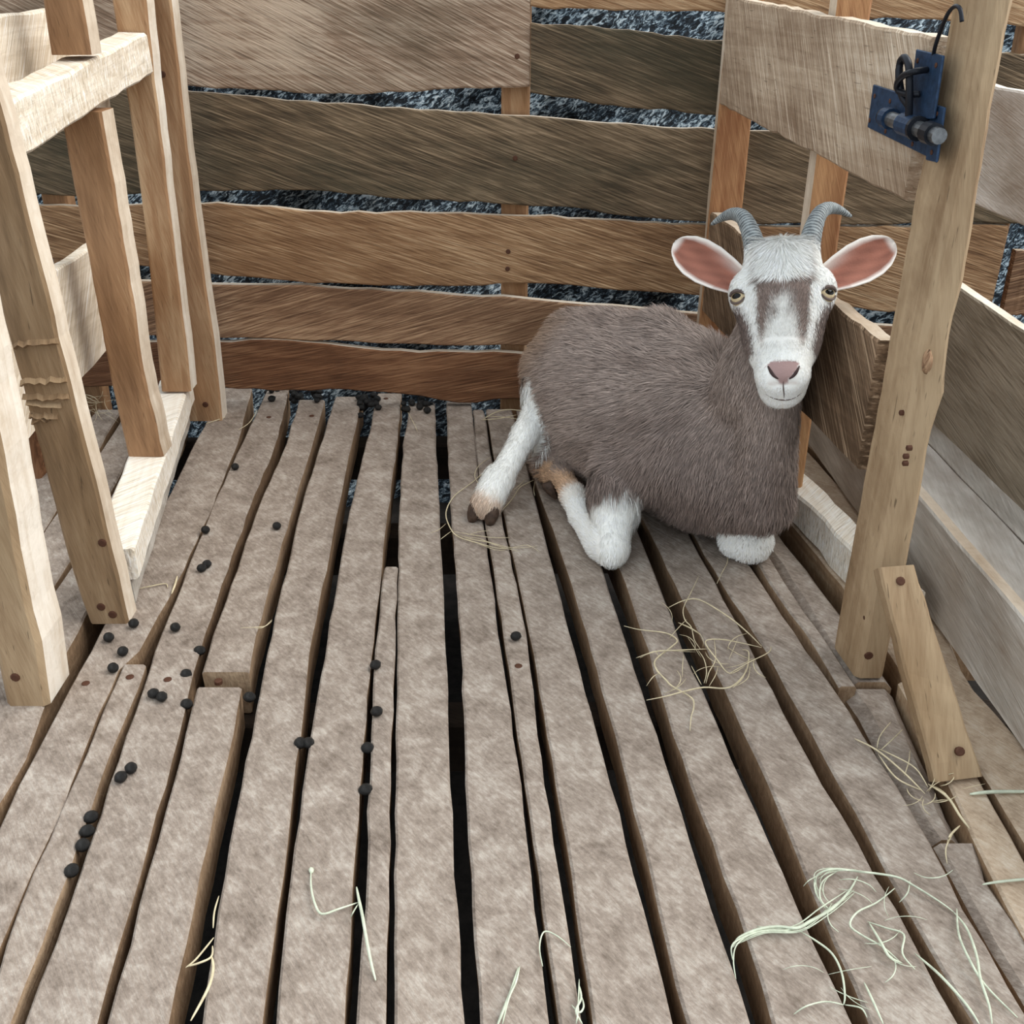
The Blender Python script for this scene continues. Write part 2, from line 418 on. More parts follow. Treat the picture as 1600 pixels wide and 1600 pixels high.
# ---------------------------------------------------------------- back wall of sawn planks
W0 = Vector((-.6, 2.20, 0)); W1 = Vector((.42, 2.15, 0))
WD = (W1 - W0).normalized(); WN = Vector((-WD.y, WD.x, 0))          # WN points away from the camera
wall = tag(empty('wall_back', (0, 2.2, 0)), kind='structure')
def plank(top, bot, x0, x1, mat, off=0.0, t=.022, n=46, ch=.003, rough=.0016):
    secs = []
    P0 = W0 + WN * off
    for i in range(n + 1):
        x = lerp(x0, x1, i / n)
        a = onp(x, pl(top, x), P0, WN); b = onp(x, pl(bot, x), P0, WN)
        # keep stations square to the plank
        m = (a + b) / 2; 
        a = Vector((m.x, m.y, a.z)); b = Vector((m.x, m.y, b.z))
        a.z += random.uniform(-rough, rough) * 1.5; b.z += random.uniform(-rough, rough) * 1.5
        w = WN * t
        wob = WN * random.uniform(-.0006, .0006)
        secs.append(section(a + wob, a + w, b + w, b + wob, ch))
    return loft('plank', secs, M[mat], wall, axes=(WD, Vector((0, 0, 1)), WN), edge=(M['lit_edge'], [(0, 0, 1)]))
plank([(-300, -70), (828, -75)], [(-300, 120), (280, 135), (400, 142), (540, 147), (700, 140), (828, 137)], -330, 828, 'plank_top')
plank([(-300, -245), (900, -250)], [(-300, -86), (900, -90)], -330, 900, 'plank_tan')
plank([(900, -245), (1700, -240)], [(900, -112), (1700, -104)], 902, 1720, 'plank_grey')
plank([(828, -90), (1700, -80)], [(828, 8), (850, 12), (1000, 18), (1125, 17), (1370, 28), (1480, 32), (1700, 45)], 829, 1720, 'plank_tan', off=.001)
plank([(828, 36), (960, 45), (1050, 57), (1120, 64), (1700, 90)], [(828, 145), (950, 164), (1110, 178), (1700, 205)], 829, 1700, 'plank_grey', off=-.003)
plank([(-300, 150), (130, 142), (285, 140), (420, 155), (560, 165), (770, 178), (900, 190), (1110, 203), (1430, 215), (1700, 220)],
      [(-300, 300), (130, 306), (310, 297), (480, 298), (600, 308), (720, 315), (900, 325), (1000, 340), (1095, 347), (1200, 350), (1700, 350)], -330, 1700, 'plank_grey', n=70)
plank([(-300, 322), (65, 320), (130, 322), (315, 318), (400, 322), (520, 333), (700, 333), (900, 341), (1060, 352), (1200, 356), (1560, 352)],
      [(-300, 400), (70, 405), (130, 406), (325, 428), (420, 438), (540, 445), (700, 447), (860, 443), (1000, 455), (1080, 460), (1300, 478), (1400, 487), (1545, 472), (1565, 470)], -330, 1563, 'plank_tan', n=70)
plank([(-300, 420), (330, 445), (480, 447), (560, 452), (700, 460), (800, 465), (900, 475), (1010, 483), (1080, 489), (1240, 505), (1700, 520)],
      [(-300, 515), (340, 527), (510, 532), (640, 538), (810, 541), (1080, 560), (1700, 580)], -330, 1700, 'plank_brown', n=60)
plank([(-300, 530), (340, 536), (433, 530), (513, 538), (638, 551), (729, 550), (810, 553), (1700, 590)],
      [(-300, 600), (348, 606), (439, 611), (541, 608), (638, 617), (723, 631), (809, 622), (1000, 640), (1700, 650)], -330, 1700, 'plank_low', n=70, off=-.004)
plank([(1575, 392), (1800, 398)], [(1575, 492), (1800, 500)], 1577, 1800, 'plank_brown')
for x in (800, 85, 1556):                                                    # battens behind the planks
    p = onp(x, 300, W0 + WN * .05, WN)
    beam('batten', (p.x, p.y, -.3), (p.x + .012, p.y, 1.12), WD, WN, .055, .045, M['post'], wall, n=8)
for x, y in ((808, 88), (805, 247), (794, 393), (793, 420)):
    nail(onp(x, y, W0, WN), -WN, .005, wall)

# ---------------------------------------------------------------- left partition
left = tag(empty('wall_left', (-.65, 1.6, 0)), kind='structure')
def face_post(name, rows, Y, depth, mat, parent, right_rows=None, ch=.004, n=24):
    """post whose camera-facing face at distance Y has left/right px at rows (y, l, r); depth goes back in +Y"""
    L = [(r[0], r[1]) for r in rows]; Rr = [(r[0], r[2]) for r in rows]
    secs = []; y0 = rows[0][0] if rows[0][0] > 0 else -360
    for i in range(n + 1):
        y = lerp(y0, rows[-1][0], i / n)
        a = ony(pl(L, y), y, Y); b = ony(pl(Rr, y), y, Y)
        a.z = b.z = (a.z + b.z) / 2
        a.x += random.uniform(-.0008, .0008); b.x += random.uniform(-.0012, .0012)
        d = Vector((0, depth, 0))
        secs.append(section(a, b, b + d, a + d, ch))
    return loft(name, secs, M[mat], parent, axes=(Vector((0, 0, 1)), Vector((1, 0, 0)), Vector((0, 1, 0))), edge=(M['lit_edge'], [(1, 0, 0)]))
face_post('post', [(-80, 222, 258), (0, 231, 268), (210, 250, 290), (350, 264, 308), (546, 286, 336), (658, 294, 347)], 2.09, .05, 'post', left)
face_post('stud', [(-80, 166, 219), (0, 175, 228), (157, 199, 245), (350, 226, 268), (490, 241, 285), (612, 252, 299)], 1.99, .05, 'post', left)
face_post('stud', [(175, 94, 157), (290, 114, 178), (400, 138, 196), (460, 148, 206), (590, 172, 226), (714, 200, 255)], 1.68, .058, 'post', left)
face_post('stud', [(-80, 57, 118), (0, 67, 128), (86, 80, 143)], 1.68, .05, 'post', left, n=10)
face_post('post', [(-70, -142, -62), (0, -124, -45), (170, -80, 0), (320, -41, 40), (480, 0, 80), (592, 31, 106), (720, 66, 140), (840, 97, 170), (900, 114, 184), (975, 140, 200)], 1.30, .042, 'post_grey', left, n=36)
face_post('post', [(-70, -230, -160), (400, -130, -62), (700, -70, 0), (840, -42, 26), (920, -27, 40), (1000, -12, 60), (1104, 8, 76)], 1.105, .078, 'post_grey', left, ch=.007, n=30)
# bark-like splits across the near post
for k, (y, x0, x1) in enumerate(((541, 22, 92), (600, 32, 104), (622, 36, 108), (632, 42, 96), (650, 46, 90), (660, 50, 78))):
    a = ony(x0, y, 1.2985); b = ony(x1, y + random.uniform(-6, 4), 1.2985)
    pts = [lerp(a, b, t / 9) + Vector((0, 0, random.uniform(-.0025, .0025))) for t in range(10)]
    V, Fc = [], []
    for p in pts:
        V += [p + Vector((0, .002, .006)), p + Vector((0, -.0045, random.uniform(-.001, .001))), p + Vector((0, .002, -.003))]
    for i in range(9):
        for q in range(2):
            Fc.append((i * 3 + q, i * 3 + q + 1, i * 3 + q + 4, i * 3 + q + 3))
        Fc.append((i * 3 + 2, i * 3, i * 3 + 3, i * 3 + 5))
    Fc += [(2, 1, 0), (27, 28, 29)]
    mesh_obj('split', V, Fc, M['post_grey'], left, (Vector((0, 0, 1)), Vector((1, 0, 0)), Vector((0, 1, 0))))
Xs = lambda Y: -.671 + (2.08 - Y) * .156
beam('sill', (Xs(2.08) - .032, 2.08, .073), (Xs(1.345) - .032, 1.345, .073), (1, .156, 0), (0, 0, 1), .064, .052, M['pale'], left, n=16)
beam('sill', (Xs(2.06) - .044, 2.06, .0235), (Xs(1.345) - .044, 1.345, .0235), (1, .156, 0), (0, 0, 1), .062, .047, M['trough'], left, n=16)
beam('rail', (-.645, 1.346, .673), (-.655, 1.986, .730), (1, .02, 0), (0, 0, 1), .052, .066, M['pale'], left, n=16, rough=.002)
def xboard(name, X0, X1, Ya, Yb, zb0, zt0, zb1, zt1, mat, parent, t=.02, n=18, rough=.0018, ch=.003):
    """upright board along Y; pen-side face at X0 (far, Ya) .. X1 (near, Yb); thickness t towards +X when t > 0"""
    secs = []
    for i in range(n + 1):
        f = i / n; Y = lerp(Ya, Yb, f); X = lerp(X0, X1, f)
        zt = lerp(zt0, zt1, f) + random.uniform(-rough, rough); zb = lerp(zb0, zb1, f) + random.uniform(-rough, rough)
        secs.append(section(Vector((X, Y, zt)), Vector((X + t, Y, zt)), Vector((X + t, Y, zb)), Vector((X, Y, zb)), ch))
    d = Vector((X1 - X0, Yb - Ya, 0)).normalized()
    return loft(name, secs, M[mat], parent, axes=(d, Vector((0, 0, 1)), d.cross(Vector((0, 0, 1)))), edge=(M['lit_edge'] if mat != 'pale' else M['pale'], [(0, 0, 1)]))
xboard('plank', -.725, -.715, 2.02, 1.15, .262, .435, .22, .43, 'pale', left, t=-.022)
xboard('plank', -.728, -.718, 2.03, 1.2, .63, .805, .61, .79, 'pale', left, t=-.022)
beam('post', (-.93, 1.83, 0), (-.95, 1.83, .62), (1, 0, 0), (0, 1, 0), .075, .06, M['plank_low'], left)
for x, y, Y in ((158, 948, 1.30), (176, 960, 1.30), (24, 1058, 1.105), (321, 632, 2.09), (160, 848, 1.30)):
    nail(ony(x, y, Y), (0, -1, 0), .0062, left)
nail(ony(254, 116, 2.09), (0, -1, 0), .006, left)

# ---------------------------------------------------------------- gate on the right
G0 = Vector((.389, 2.1, 0)); G1 = Vector((.463, 1.18, 0))
GD = (G1 - G0).normalized(); GN = Vector((-GD.y, GD.x, 0))           # GN points out of the pen (+X)
gX = lambda Y: .389 + (2.1 - Y) * .0804
gate = tag(empty('gate', (.43, 1.65, .2)), 'pale board gate of two wide planks on uprights beside the goat', 'gate')
xboard('panel', gX(2.10), gX(1.256), 2.10, 1.256, .634, .815, .615, .79, 'gate', gate, t=.024, n=26, rough=.002)
xboard('plank', gX(2.10), gX(1.262), 2.10, 1.262, .235, .437, .268, .445, 'gate_low', gate, t=.026, n=26)
beam('upright', (.4165, 2.122, .01), (.424, 2.122, .92), (1, 0, 0), (0, 1, 0), .064, .036, M['orange'], gate, n=12, edge=(M['lit_edge'], [(-1, 0, 0)]))
beam('upright', (gX(1.65) + .052, 1.655, .05), (gX(1.65) + .056, 1.655, .95), (1, 0, 0), (0, 1, 0), .05, .045, M['orange'], gate, n=12, edge=(M['lit_edge'], [(-1, 0, 0)]))
# blue bolt latch on the gate panel
def G(x, y, off): return onp(x, y, G0 - GN * off, GN)
def gplate(name, pix, off, t, mat, parent):
    front = [G(x, y, off + t) for x, y in pix]; back = [p + GN * t for p in front]
    n = len(pix)
    Fc = [tuple(range(n)), tuple(range(2 * n - 1, n - 1, -1))] + [(i, i + n, (i + 1) % n + n, (i + 1) % n) for i in range(n)]
    o = mesh_obj(name, front + back, Fc, M[mat], parent)
    bm = bmesh.new(); bm.from_mesh(o.data); bmesh.ops.recalc_face_normals(bm, faces=bm.faces)
    bmesh.ops.bevel(bm, geom=list(bm.edges), offset=.0008, segments=1, affect='EDGES'); bm.to_mesh(o.data); bm.free()
    return o
latch = gplate('latch', [(1364, 132), (1475, 168), (1463, 252), (1444, 243), (1355, 199)], 0, .003, 'blue', gate)
latch['label'] = 'blue steel bolt latch with black shackle'
gplate('hasp', [(1431, 77), (1473, 87), (1458, 186), (1424, 186), (1426, 120)], .0045, .003, 'blue', latch)
gplate('keeper_plate', [(1449, 222), (1468, 212), (1462, 254), (1446, 250)], .005, .003, 'blue', latch)
def barrel(a, b, r, name, mat, parent, n=14):
    V, Fc = tube('', [a, lerp(a, b, .5), b], r, None, n=n)
    return mesh_obj(name, V, Fc, M[mat], parent, smooth=False)
a, b = G(1383, 183, .014), G(1468, 213, .014)
barrel(a, b, .0085, 'bolt', 'steel', latch)
for f0, f1, rr, mt in ((-.02, .05, .0105, 'black_steel'), (.36, .60, .0122, 'blue'), (.60, .64, .0132, 'black_steel'), (.80, .92, .0118, 'black_steel'), (.02, .12, .0118, 'blue')):
    barrel(lerp(a, b, f0), lerp(a, b, f1), rr, 'collar', mt, latch)
loop = smooth_path([G(1420, 186, .016), G(1421, 140, .022), G(1420, 104, .024), G(1413, 90, .024), G(1406, 100, .024), G(1405, 125, .024), G(1410, 150, .02), G(1420, 165, .016)], 5)
V, Fc = tube('', loop, .0042, None, n=8); mesh_obj('shackle', V, Fc, M['black_steel'], latch, smooth=True)
loop = smooth_path([G(1448, 109, .009), G(1428, 112, .026), G(1412, 118, .03), G(1402, 130, .028), G(1404, 142, .024), G(1418, 147, .02), G(1437, 147, .009)], 5)
V, Fc = tube('', loop, .0036, None, n=8); mesh_obj('staple', V, Fc, M['black_steel'], latch, smooth=True)
for x, y, o_ in ((1367, 150, .003), (1391, 158, .003), (1359, 188, .003), (1464, 178, .003), (1426, 225, .003), (1434, 95, .0075), (1463, 102, .0075), (1456, 238, .008), (1384, 205, .003)):
    nail(G(x, y, o_), -GN, .0028, latch, .0012)
V, Fc = tube('', smooth_path([G(1458, 90, .004), G(1462, 70, .01), G(1473, 40, .014), G(1482, 20, .018), G(1492, 10, .02), G(1500, 14, .02), G(1503, 34, .018)], 5), .0022, None, n=6)
mesh_obj('wire_hook', V, Fc, M['black_steel'], latch, smooth=True)

# gate post with a knotty bulge
gp = tag(empty('gate_post', (.48, 1.2, 0)), 'tall knotty wooden gate post carrying the blue latch', 'post')
rows = [(-360, 1608, 38), (-120, 1573, 38), (0, 1558, 38), (190, 1530, 36), (309, 1484, 46), (436, 1458, 50), (540, 1440, 44), (585, 1432, 50), (618, 1426, 54), (648, 1421, 48), (690, 1412, 44), (760, 1398, 46), (860, 1374, 48), (960, 1356, 46), (1060, 1337, 45)]
rows = [(y, pl([(0, 1545), (1060, 1337)], y) + (x - pl([(0, 1545), (1060, 1337)], y)) * .25, w) for y, x, w in rows]
secs = []
for i in range(49):
    y = lerp(-360, 1060, i / 48)
    xl = pl([(r[0], r[1]) for r in rows], y); w = pl([(r[0], r[2]) for r in rows], y)
    a = ony(xl, y, 1.166); b = ony(xl + w, y, 1.166); b.z = a.z
    d = Vector((-.0096, .08, 0))
    q = [a, b, b + d, a + d]
    secs.append(section(*[v + jit(.0007) for v in q], .006))
loft('shaft', secs, M['post_grey'], gp, axes=(Vector((0, 0, 1)), Vector((1, 0, 0)), Vector((0, 1, 0))))
kc = onp(1443, 565, Vector((.4645, 1.2, 0)), Vector((1, .12, 0)).normalized())
def blob(name, c, r, sc, mat, parent, seg=14, rings=8, wob=.0):
    V, Fc = [], []
    for i in range(rings + 1):
        th = math.pi * i / rings
        for k in range(seg):
            ph = 2 * math.pi * k / seg
            w = 1 + wob * math.sin(3 * ph + 2 * th) + random.uniform(-wob, wob) * .5
            V.append(Vector(c) + Vector((math.sin(th) * math.cos(ph) * sc[0], math.sin(th) * math.sin(ph) * sc[1], math.cos(th) * sc[2])) * r * w)
    for i in range(rings):
        for k in range(seg):
            k2 = (k + 1) % seg
            Fc.append((i * seg + k, (i + 1) * seg + k, (i + 1) * seg + k2, i * seg + k2))
    return mesh_obj(name, V, Fc, M[mat], parent, (Vector((0, 0, 1)), Vector((1, 0, 0)), Vector((0, 1, 0))), smooth=True)
blob('knot', kc + Vector((.004, 0, 0)), .0085, (.55, 1.1, 1.5), 'plank_brown', gp, wob=.14)
for x, y in ((1408, 645), (1419, 700), (1414, 713), (1413, 724), (1352, 965), (1335, 1020), (1318, 1012)):
    nail(onp(x, y, Vector((.4655, 1.2, 0)), Vector((1, .12, 0)).normalized()), (-1, -.12, 0), .0035, gp)
nail(ony(1357, 1024, 1.166), (0, -1, 0), .006, gp)

# leaning brace nailed to the post foot
br = tag(empty('brace', (.53, .97, 0)), 'short pale wooden brace leaning from the floor to the gate post foot', 'brace')
A = [ony(1372, 886, 1.115), ony(1429, 882, 1.115)]; Bq = [onz(1462, 1224, .006), onz(1536, 1214, .006)]
nrm = ((A[1] - A[0]).cross(Bq[0] - A[0])).normalized()
if nrm.y < 0: nrm = -nrm
secs = []
for i in range(13):
    f = i / 12; a = lerp(A[0], Bq[0], f) + jit(.001); b = lerp(A[1], Bq[1], f) + jit(.001)
    secs.append(section(a, b, b + nrm * .026, a + nrm * .026, .003))
loft('board', secs, M['post_grey'], br)
for x, y in ((1407, 908), (1500, 1174)):
    p = onp(x, y, A[0], nrm); nail(p, -nrm, .0055, br)

# floor sill on the right and the feed trough
rs = beam('sill_beam', (onz(1244, 769, .062).x + .02, 1.66, .031), (onz(1323, 850, .062).x + .026, 1.41, .031), (1, .17, 0), (0, 0, 1), .05, .062, M['pale'], None, n=12, rough=.003)
# stretch it along its own line up to the back wall
bpy.data.objects.remove(rs)
p0 = onz(1244, 769, .062); p1 = onz(1323, 850, .062); dd = (p1 - p0).normalized()
rs = beam('sill_beam', p0 - dd * .42 + Vector((.024, 0, -.031)), p1 + dd * .15 + Vector((.024, 0, -.031)), (-dd.y, dd.x, 0), (0, 0, 1), .05, .062, M['pale'], None, n=16, rough=.003)
tag(rs, 'pale cracked sill beam on the floor behind the gate post', 'beam')
ft = tag(empty('feed_trough', (.7, 1.3, 0)), 'long grey wooden feed trough of boards running along the far side of the gate', 'trough')
xboard('front_board', .598, .635, 2.0, .72, .004, .145, .004, .150, 'trough', ft, t=.022, rough=.001)
for xo, w in ((.622, .098), (.724, .07)):
    beam('bottom_board', (xo + w / 2 - .008, 2.0, .118), (xo + w / 2 + .03, .72, .118), (1, 0, 0), (0, 0, 1), w, .02, M['trough'], ft, n=14)
xboard('back_board', .752, .80, 2.0, .72, .10, .378, .10, .365, 'trough_back', ft, t=.022, rough=.0015)
xboard('upper_board', .755, .80, 1.9, .72, .515, .695, .515, .69, 'trough', ft, t=.02)
beam('leg', (.80, 1.95, 0), (.80, 1.95, .72), (1, 0, 0), (0, 1, 0), .04, .04, M['post'], ft)
beam('leg', (.85, .85, 0), (.85, .85, .72), (1, 0, 0), (0, 1, 0), .04, .04, M['post'], ft)

# ---------------------------------------------------------------- droppings
def dung_mesh():
    V, Fc = [], []; seg, rings = 12, 8
    for i in range(rings + 1):
        th = math.pi * i / rings
        for k in range(seg):
            ph = 2 * math.pi * k / seg; w = 1 + random.uniform(-.05, .05)
            V.append((math.sin(th) * math.cos(ph) * 1.1 * w, math.sin(th) * math.sin(ph) * w, (1 + math.cos(th) * .95) * 1))
    for i in range(rings):
        for k in range(seg):
            k2 = (k + 1) % seg; Fc.append((i * seg + k, (i + 1) * seg + k, (i + 1) * seg + k2, i * seg + k2))
    me = bpy.data.meshes.new('dropping'); me.from_pydata(V, [], Fc); me.polygons.foreach_set('use_smooth', [True] * len(Fc)); me.materials.append(M['dropping'])
    return me
DM = [dung_mesh() for _ in range(4)]
def dung(p, r, label, group):
    o = bpy.data.objects.new('dropping', random.choice(DM)); COL.objects.link(o)
    o.location = p; o.scale = (r, r, r * .93); o.rotation_euler = (0, 0, random.uniform(0, 6))
    return tag(o, label, 'dropping', group)
GA = 'droppings scattered at the foot of the near post'
for (x, y), s in zip(((171, 996), (210, 974), (193, 1018), (178, 1044)), ('leftmost', 'rearmost', 'third', 'nearest')):
    dung(onz(x, y + 6), .0076, '%s of the four round droppings at the foot of the near post' % s, GA)
spots = [
 ((275, 980), 'single round dropping on the slat right of the near post foot', None),
 ((368, 728), 'small round dropping on the slat close to the back corner post', None),
 ((433, 821), 'lone round dropping halfway along the fourth slat from the near post', None),
 ((322, 827), 'single dropping just behind the pair beside the pale sill', None),
 ((316, 887), 'nearer dropping of the touching pair beside the pale sill', 'pair'), ((324, 881), 'farther dropping of the touching pair beside the pale sill', 'pair'),
 ((241, 1084), 'dark dropping of a pair lying before the broken slat, its left one', 'pair'), ((254, 1089), 'dark dropping of a pair lying before the broken slat, its right one', 'pair'),
 ((206, 1201), 'farther one of two droppings alone on a broad slat near the left edge', 'pair'), ((190, 1215), 'nearer one of two droppings alone on a broad slat near the left edge', 'pair'),
 ((589, 1112), 'dropping on the narrow slat, second of the row along its dark gap', None), ((587, 1039), 'dropping on the narrow slat, rearmost of the row along its dark gap', None),
 ((806, 994), 'single dropping on the narrow slat below the hind hoof', None),
]
for (x, y), lab, g in spots:
    dung(onz(x, y + 6), .0074, lab, None)
wedged = [((575, 1172), 'dropping wedged in the dark gap beside the narrow slat, upper one'), ((572, 1237), 'dropping wedged in the dark gap beside the narrow slat, lower one'),
 ((470, 1164), 'left dropping of two lodged in the gap right of the broken slat'), ((483, 1164), 'right dropping of two lodged in the gap right of the broken slat'),
 ((313, 1019), 'dropping stuck in the gap just above the broken slat end'), ((292, 1056), 'dropping stuck in the gap level with the broken slat end'), ((293, 1103), 'dropping stuck in the gap just below the broken slat end'),
 ((144, 1280), 'rearmost of four droppings lined up in the leftmost open gap'), ((138, 1302), 'second of four droppings lined up in the leftmost open gap'), ((131, 1324), 'third of four droppings lined up in the leftmost open gap'), ((114, 1364), 'nearest of four droppings lined up in the leftmost open gap'),
 ((391, 1092), 'dropping sunk in the gap right of the broken slat')]
for (x, y), lab in wedged:
    dung(onz(x, y + 4, -.008) , .0078, lab, None) 
for k in range(64):
    if k < 26: x, y = random.uniform(418, 500), random.uniform(612, 632)
    elif k < 44: x, y = random.uniform(560, 592), random.uniform(622, 655)
    else: x, y = random.uniform(630, 676), random.uniform(626, 646)
    on_top = random.random() < .5
    dung(onz(x, y, 0.0 if on_top else -.012), random.uniform(.0065, .0085), 'black dropping in the heap under the bottom plank of the back wall', 'droppings heaped along the back wall')

# ---------------------------------------------------------------- straw
def stalk(pix, r=.0011, z0=.002, arch=.006, taper=True):
    pts = []
    n = len(pix)
    for i, (x, y) in enumerate(pix):
        pts.append(onz(x, y, z0 + arch * math.sin(math.pi * i / max(1, n - 1)) * random.uniform(.4, 1)))
    sp = smooth_path(pts, 5)
    tp = [1 - .6 * abs(2 * i / (len(sp) - 1) - 1) ** 3 for i in range(len(sp))] if taper else None
    return tube('', sp, r, None, n=5, taper=tp)
def tangle(name, label, cat, mat, stalks, r=.0011, arch=.008, kind=None):
    V, Fc = [], []
    for s in stalks:
        rr = r
        if isinstance(s, tuple): s, rr = s
        rr *= .8
        v, f = stalk(s, rr, arch=arch); k = len(V); V += v; Fc += [tuple(i + k for i in q) for q in f]
    o = mesh_obj(name, V, Fc, M[mat], None, smooth=True)
    return tag(o, label, cat, kind=kind)
def rnd_stalks(cx, cy, rx, ry, n, ln=60):
    out = []
    for _ in range(n):
        x, y = random.gauss(cx, rx), random.gauss(cy, ry); a = random.uniform(0, 6.28); da = random.uniform(-.9, .9)
        s = [(x, y)]
        for k in range(4):
            x += math.cos(a) * ln / 4; y += math.sin(a) * ln / 4 * .7; a += da * .5; s.append((x, y))
        out.append((s, random.uniform(.0004, .0009)))
    return out
def fray(path, n, spread):
    out = []
    for _ in range(n):
        ox, oy = random.uniform(-spread, spread), random.uniform(-spread, spread); a = random.randint(0, 1); b = len(path) - random.randint(0, 1)
        out.append(([(x + ox + random.uniform(-3, 3), y + oy * .7 + random.uniform(-3, 3)) for x, y in path[a:b]], random.uniform(.0005, .0009)))
    return out
tangle('hay_wisp', 'curved pale straw wisp looping around the outstretched hind hoof', 'straw', 'straw',
 [([(790, 712), (770, 725), (740, 752), (710, 775), (697, 800), (702, 822), (715, 838), (745, 848), (775, 856), (800, 858)], .0013),
  ([(768, 713), (748, 728), (742, 745), (752, 760), (758, 768)], .0009), ([(697, 818), (685, 828), (672, 833)], .0007), ([(705, 830), (697, 836), (688, 843)], .0007),
  ([(708, 830), (740, 836), (770, 840), (797, 840)], .0008), ([(712, 834), (735, 842), (765, 848), (790, 858)], .0008), ([(720, 838), (750, 842), (775, 852), (812, 862)], .0007),
  ([(725, 842), (760, 846), (800, 856), (840, 853)], .0007), ([(800, 856), (825, 852), (845, 864)], .0006), ([(730, 836), (748, 831), (765, 829)], .0006),
  ([(740, 846), (770, 858), (790, 860)], .0006)], arch=.006)
tangle('hay_wisp', 'thin pale straw stalk running from the hind hoof to the folded foreleg', 'straw', 'straw',
 [([(785, 797), (800, 780), (812, 762), (824, 755), (834, 750)], .0012),  ([(836, 752), (834, 765), (836, 775)], .0006), ([(802, 766), (815, 755), (823, 745)], .0007)], arch=.008)
tangle('hay_tangle', 'dry tangle of pale straw lying across the slats before the goat', 'straw', 'straw',
 [([(975, 978), (1000, 984), (1040, 989), (1058, 1000), (1050, 1010), (1025, 1030), (1025, 1045), (1040, 1062), (1050, 1072), (1080, 1090), (1084, 1105), (1080, 1120), (1078, 1142)], .0016),
  ([(1010, 1094), (1040, 1088), (1070, 1080), (1100, 1074), (1140, 1074), (1165, 1050), (1170, 1020), (1160, 1015)], .0014),
  ([(1045, 949), (1070, 938), (1095, 938), (1140, 965), (1170, 990), (1190, 1010)], .0014), ([(1190, 1012), (1160, 1005), (1125, 999), (1102, 1003), (1120, 1030), (1140, 1052), (1165, 1040)], .0012),
  ([(1140, 1052), (1170, 1035), (1200, 1020), (1205, 1010)], .001), ([(1092, 900), (1080, 925), (1068, 950), (1070, 968), (1080, 980), (1085, 1000), (1095, 1015)], .001),
  ([(1060, 973), (1080, 982), (1095, 992)], .0014), ([(994, 1028), (1025, 1018), (1060, 1016), (1105, 1014)], .0013), ([(1030, 1028), (1022, 1018), (1000, 1028)], .0009),
  ([(1103, 1068), (1108, 1050), (1118, 1030), (1116, 1000)], .0009), ([(1100, 1068), (1104, 1050), (1100, 1030), (1090, 1015)], .0009), ([(1096, 1070), (1088, 1055), (1080, 1040)], .0008), ([(1108, 1072), (1118, 1055), (1122, 1040)], .0008),
  ([(1145, 1075), (1160, 1060), (1165, 1045)], .0009), ([(1150, 1072), (1168, 1060), (1172, 1040)], .0008), ([(1010, 1072), (1020, 1058), (1030, 1052)], .0008)] + rnd_stalks(1100, 1035, 40, 25, 16, 50), arch=.014)
tangle('hay_tangle', 'sprawling wisps of greenish straw on the nearest slats at the lower right', 'straw', 'green_straw',
 [([(1145, 1480), (1155, 1465), (1185, 1452), (1215, 1448), (1245, 1450), (1265, 1440), (1300, 1420), (1325, 1395), (1340, 1370)], .0022),
  ([(1145, 1500), (1143, 1480), (1155, 1468), (1190, 1455), (1240, 1452), (1285, 1428), (1315, 1405)], .0014), ([(1150, 1530), (1146, 1500), (1152, 1475), (1180, 1455)], .0009),
  ([(1290, 1420), (1275, 1395), (1275, 1370), (1300, 1358), (1345, 1362), (1400, 1370), (1430, 1385), (1470, 1410), (1490, 1425)], .0016),
  ([(1300, 1425), (1282, 1405), (1285, 1378), (1310, 1360)], .0012), ([(1490, 1425), (1510, 1450), (1525, 1490), (1532, 1530), (1545, 1570), (1550, 1600)], .0018), ([(1495, 1420), (1498, 1460), (1515, 1500), (1540, 1540), (1590, 1590)], .0016),
  ([(1398, 1388), (1370, 1410), (1340, 1425), (1328, 1445), (1345, 1460), (1380, 1480), (1408, 1505)], .0014), ([(1355, 1440), (1385, 1450), (1412, 1460), (1410, 1490), (1430, 1515)], .0013), ([(1358, 1442), (1375, 1470), (1390, 1495), (1410, 1505)], .0018),
  ([(1250, 1455), (1275, 1470), (1300, 1490), (1315, 1520), (1320, 1555), (1318, 1570)], .0014), ([(1318, 1570), (1290, 1565), (1260, 1572), (1240, 1585)], .001), ([(1320, 1570), (1345, 1575), (1355, 1590)], .001),
  ([(1350, 1535), (1362, 1560), (1380, 1600)], .0015), ([(1405, 1410), (1418, 1395), (1422, 1375)], .001), ([(1430, 1490), (1470, 1525), (1510, 1570), (1530, 1600)], .0018), ([(1255, 1385), (1265, 1375), (1285, 1365)], .0007)] + rnd_stalks(1360, 1450, 70, 50, 14, 70) + fray([(1150, 1475), (1185, 1455), (1245, 1452), (1290, 1425), (1330, 1395)], 8, 9) + fray([(1285, 1400), (1278, 1372), (1300, 1360), (1345, 1362), (1400, 1371)], 4, 6), arch=.01)
tangle('hay_tangle', 'straw caught at the foot of the leaning brace', 'straw', 'straw',
 [([(1335, 1154), (1370, 1172), (1410, 1205), (1445, 1240)], .0016), ([(1372, 1170), (1395, 1180), (1430, 1200), (1450, 1230)], .0012), ([(1370, 1170), (1375, 1150), (1392, 1128)], .001), ([(1376, 1172), (1395, 1155), (1410, 1140)], .001),
  ([(1413, 1212), (1420, 1190), (1422, 1172)], .001), ([(1372, 1178), (1400, 1215), (1440, 1235)], .0013), ([(1450, 1225), (1480, 1245), (1500, 1275), (1515, 1295)], .002), ([(1480, 1320), (1485, 1305), (1500, 1290)], .0016), ([(1480, 1350), (1478, 1325), (1490, 1300)], .001),
  ] + rnd_stalks(1450, 1240, 25, 14, 12, 40), arch=.012)
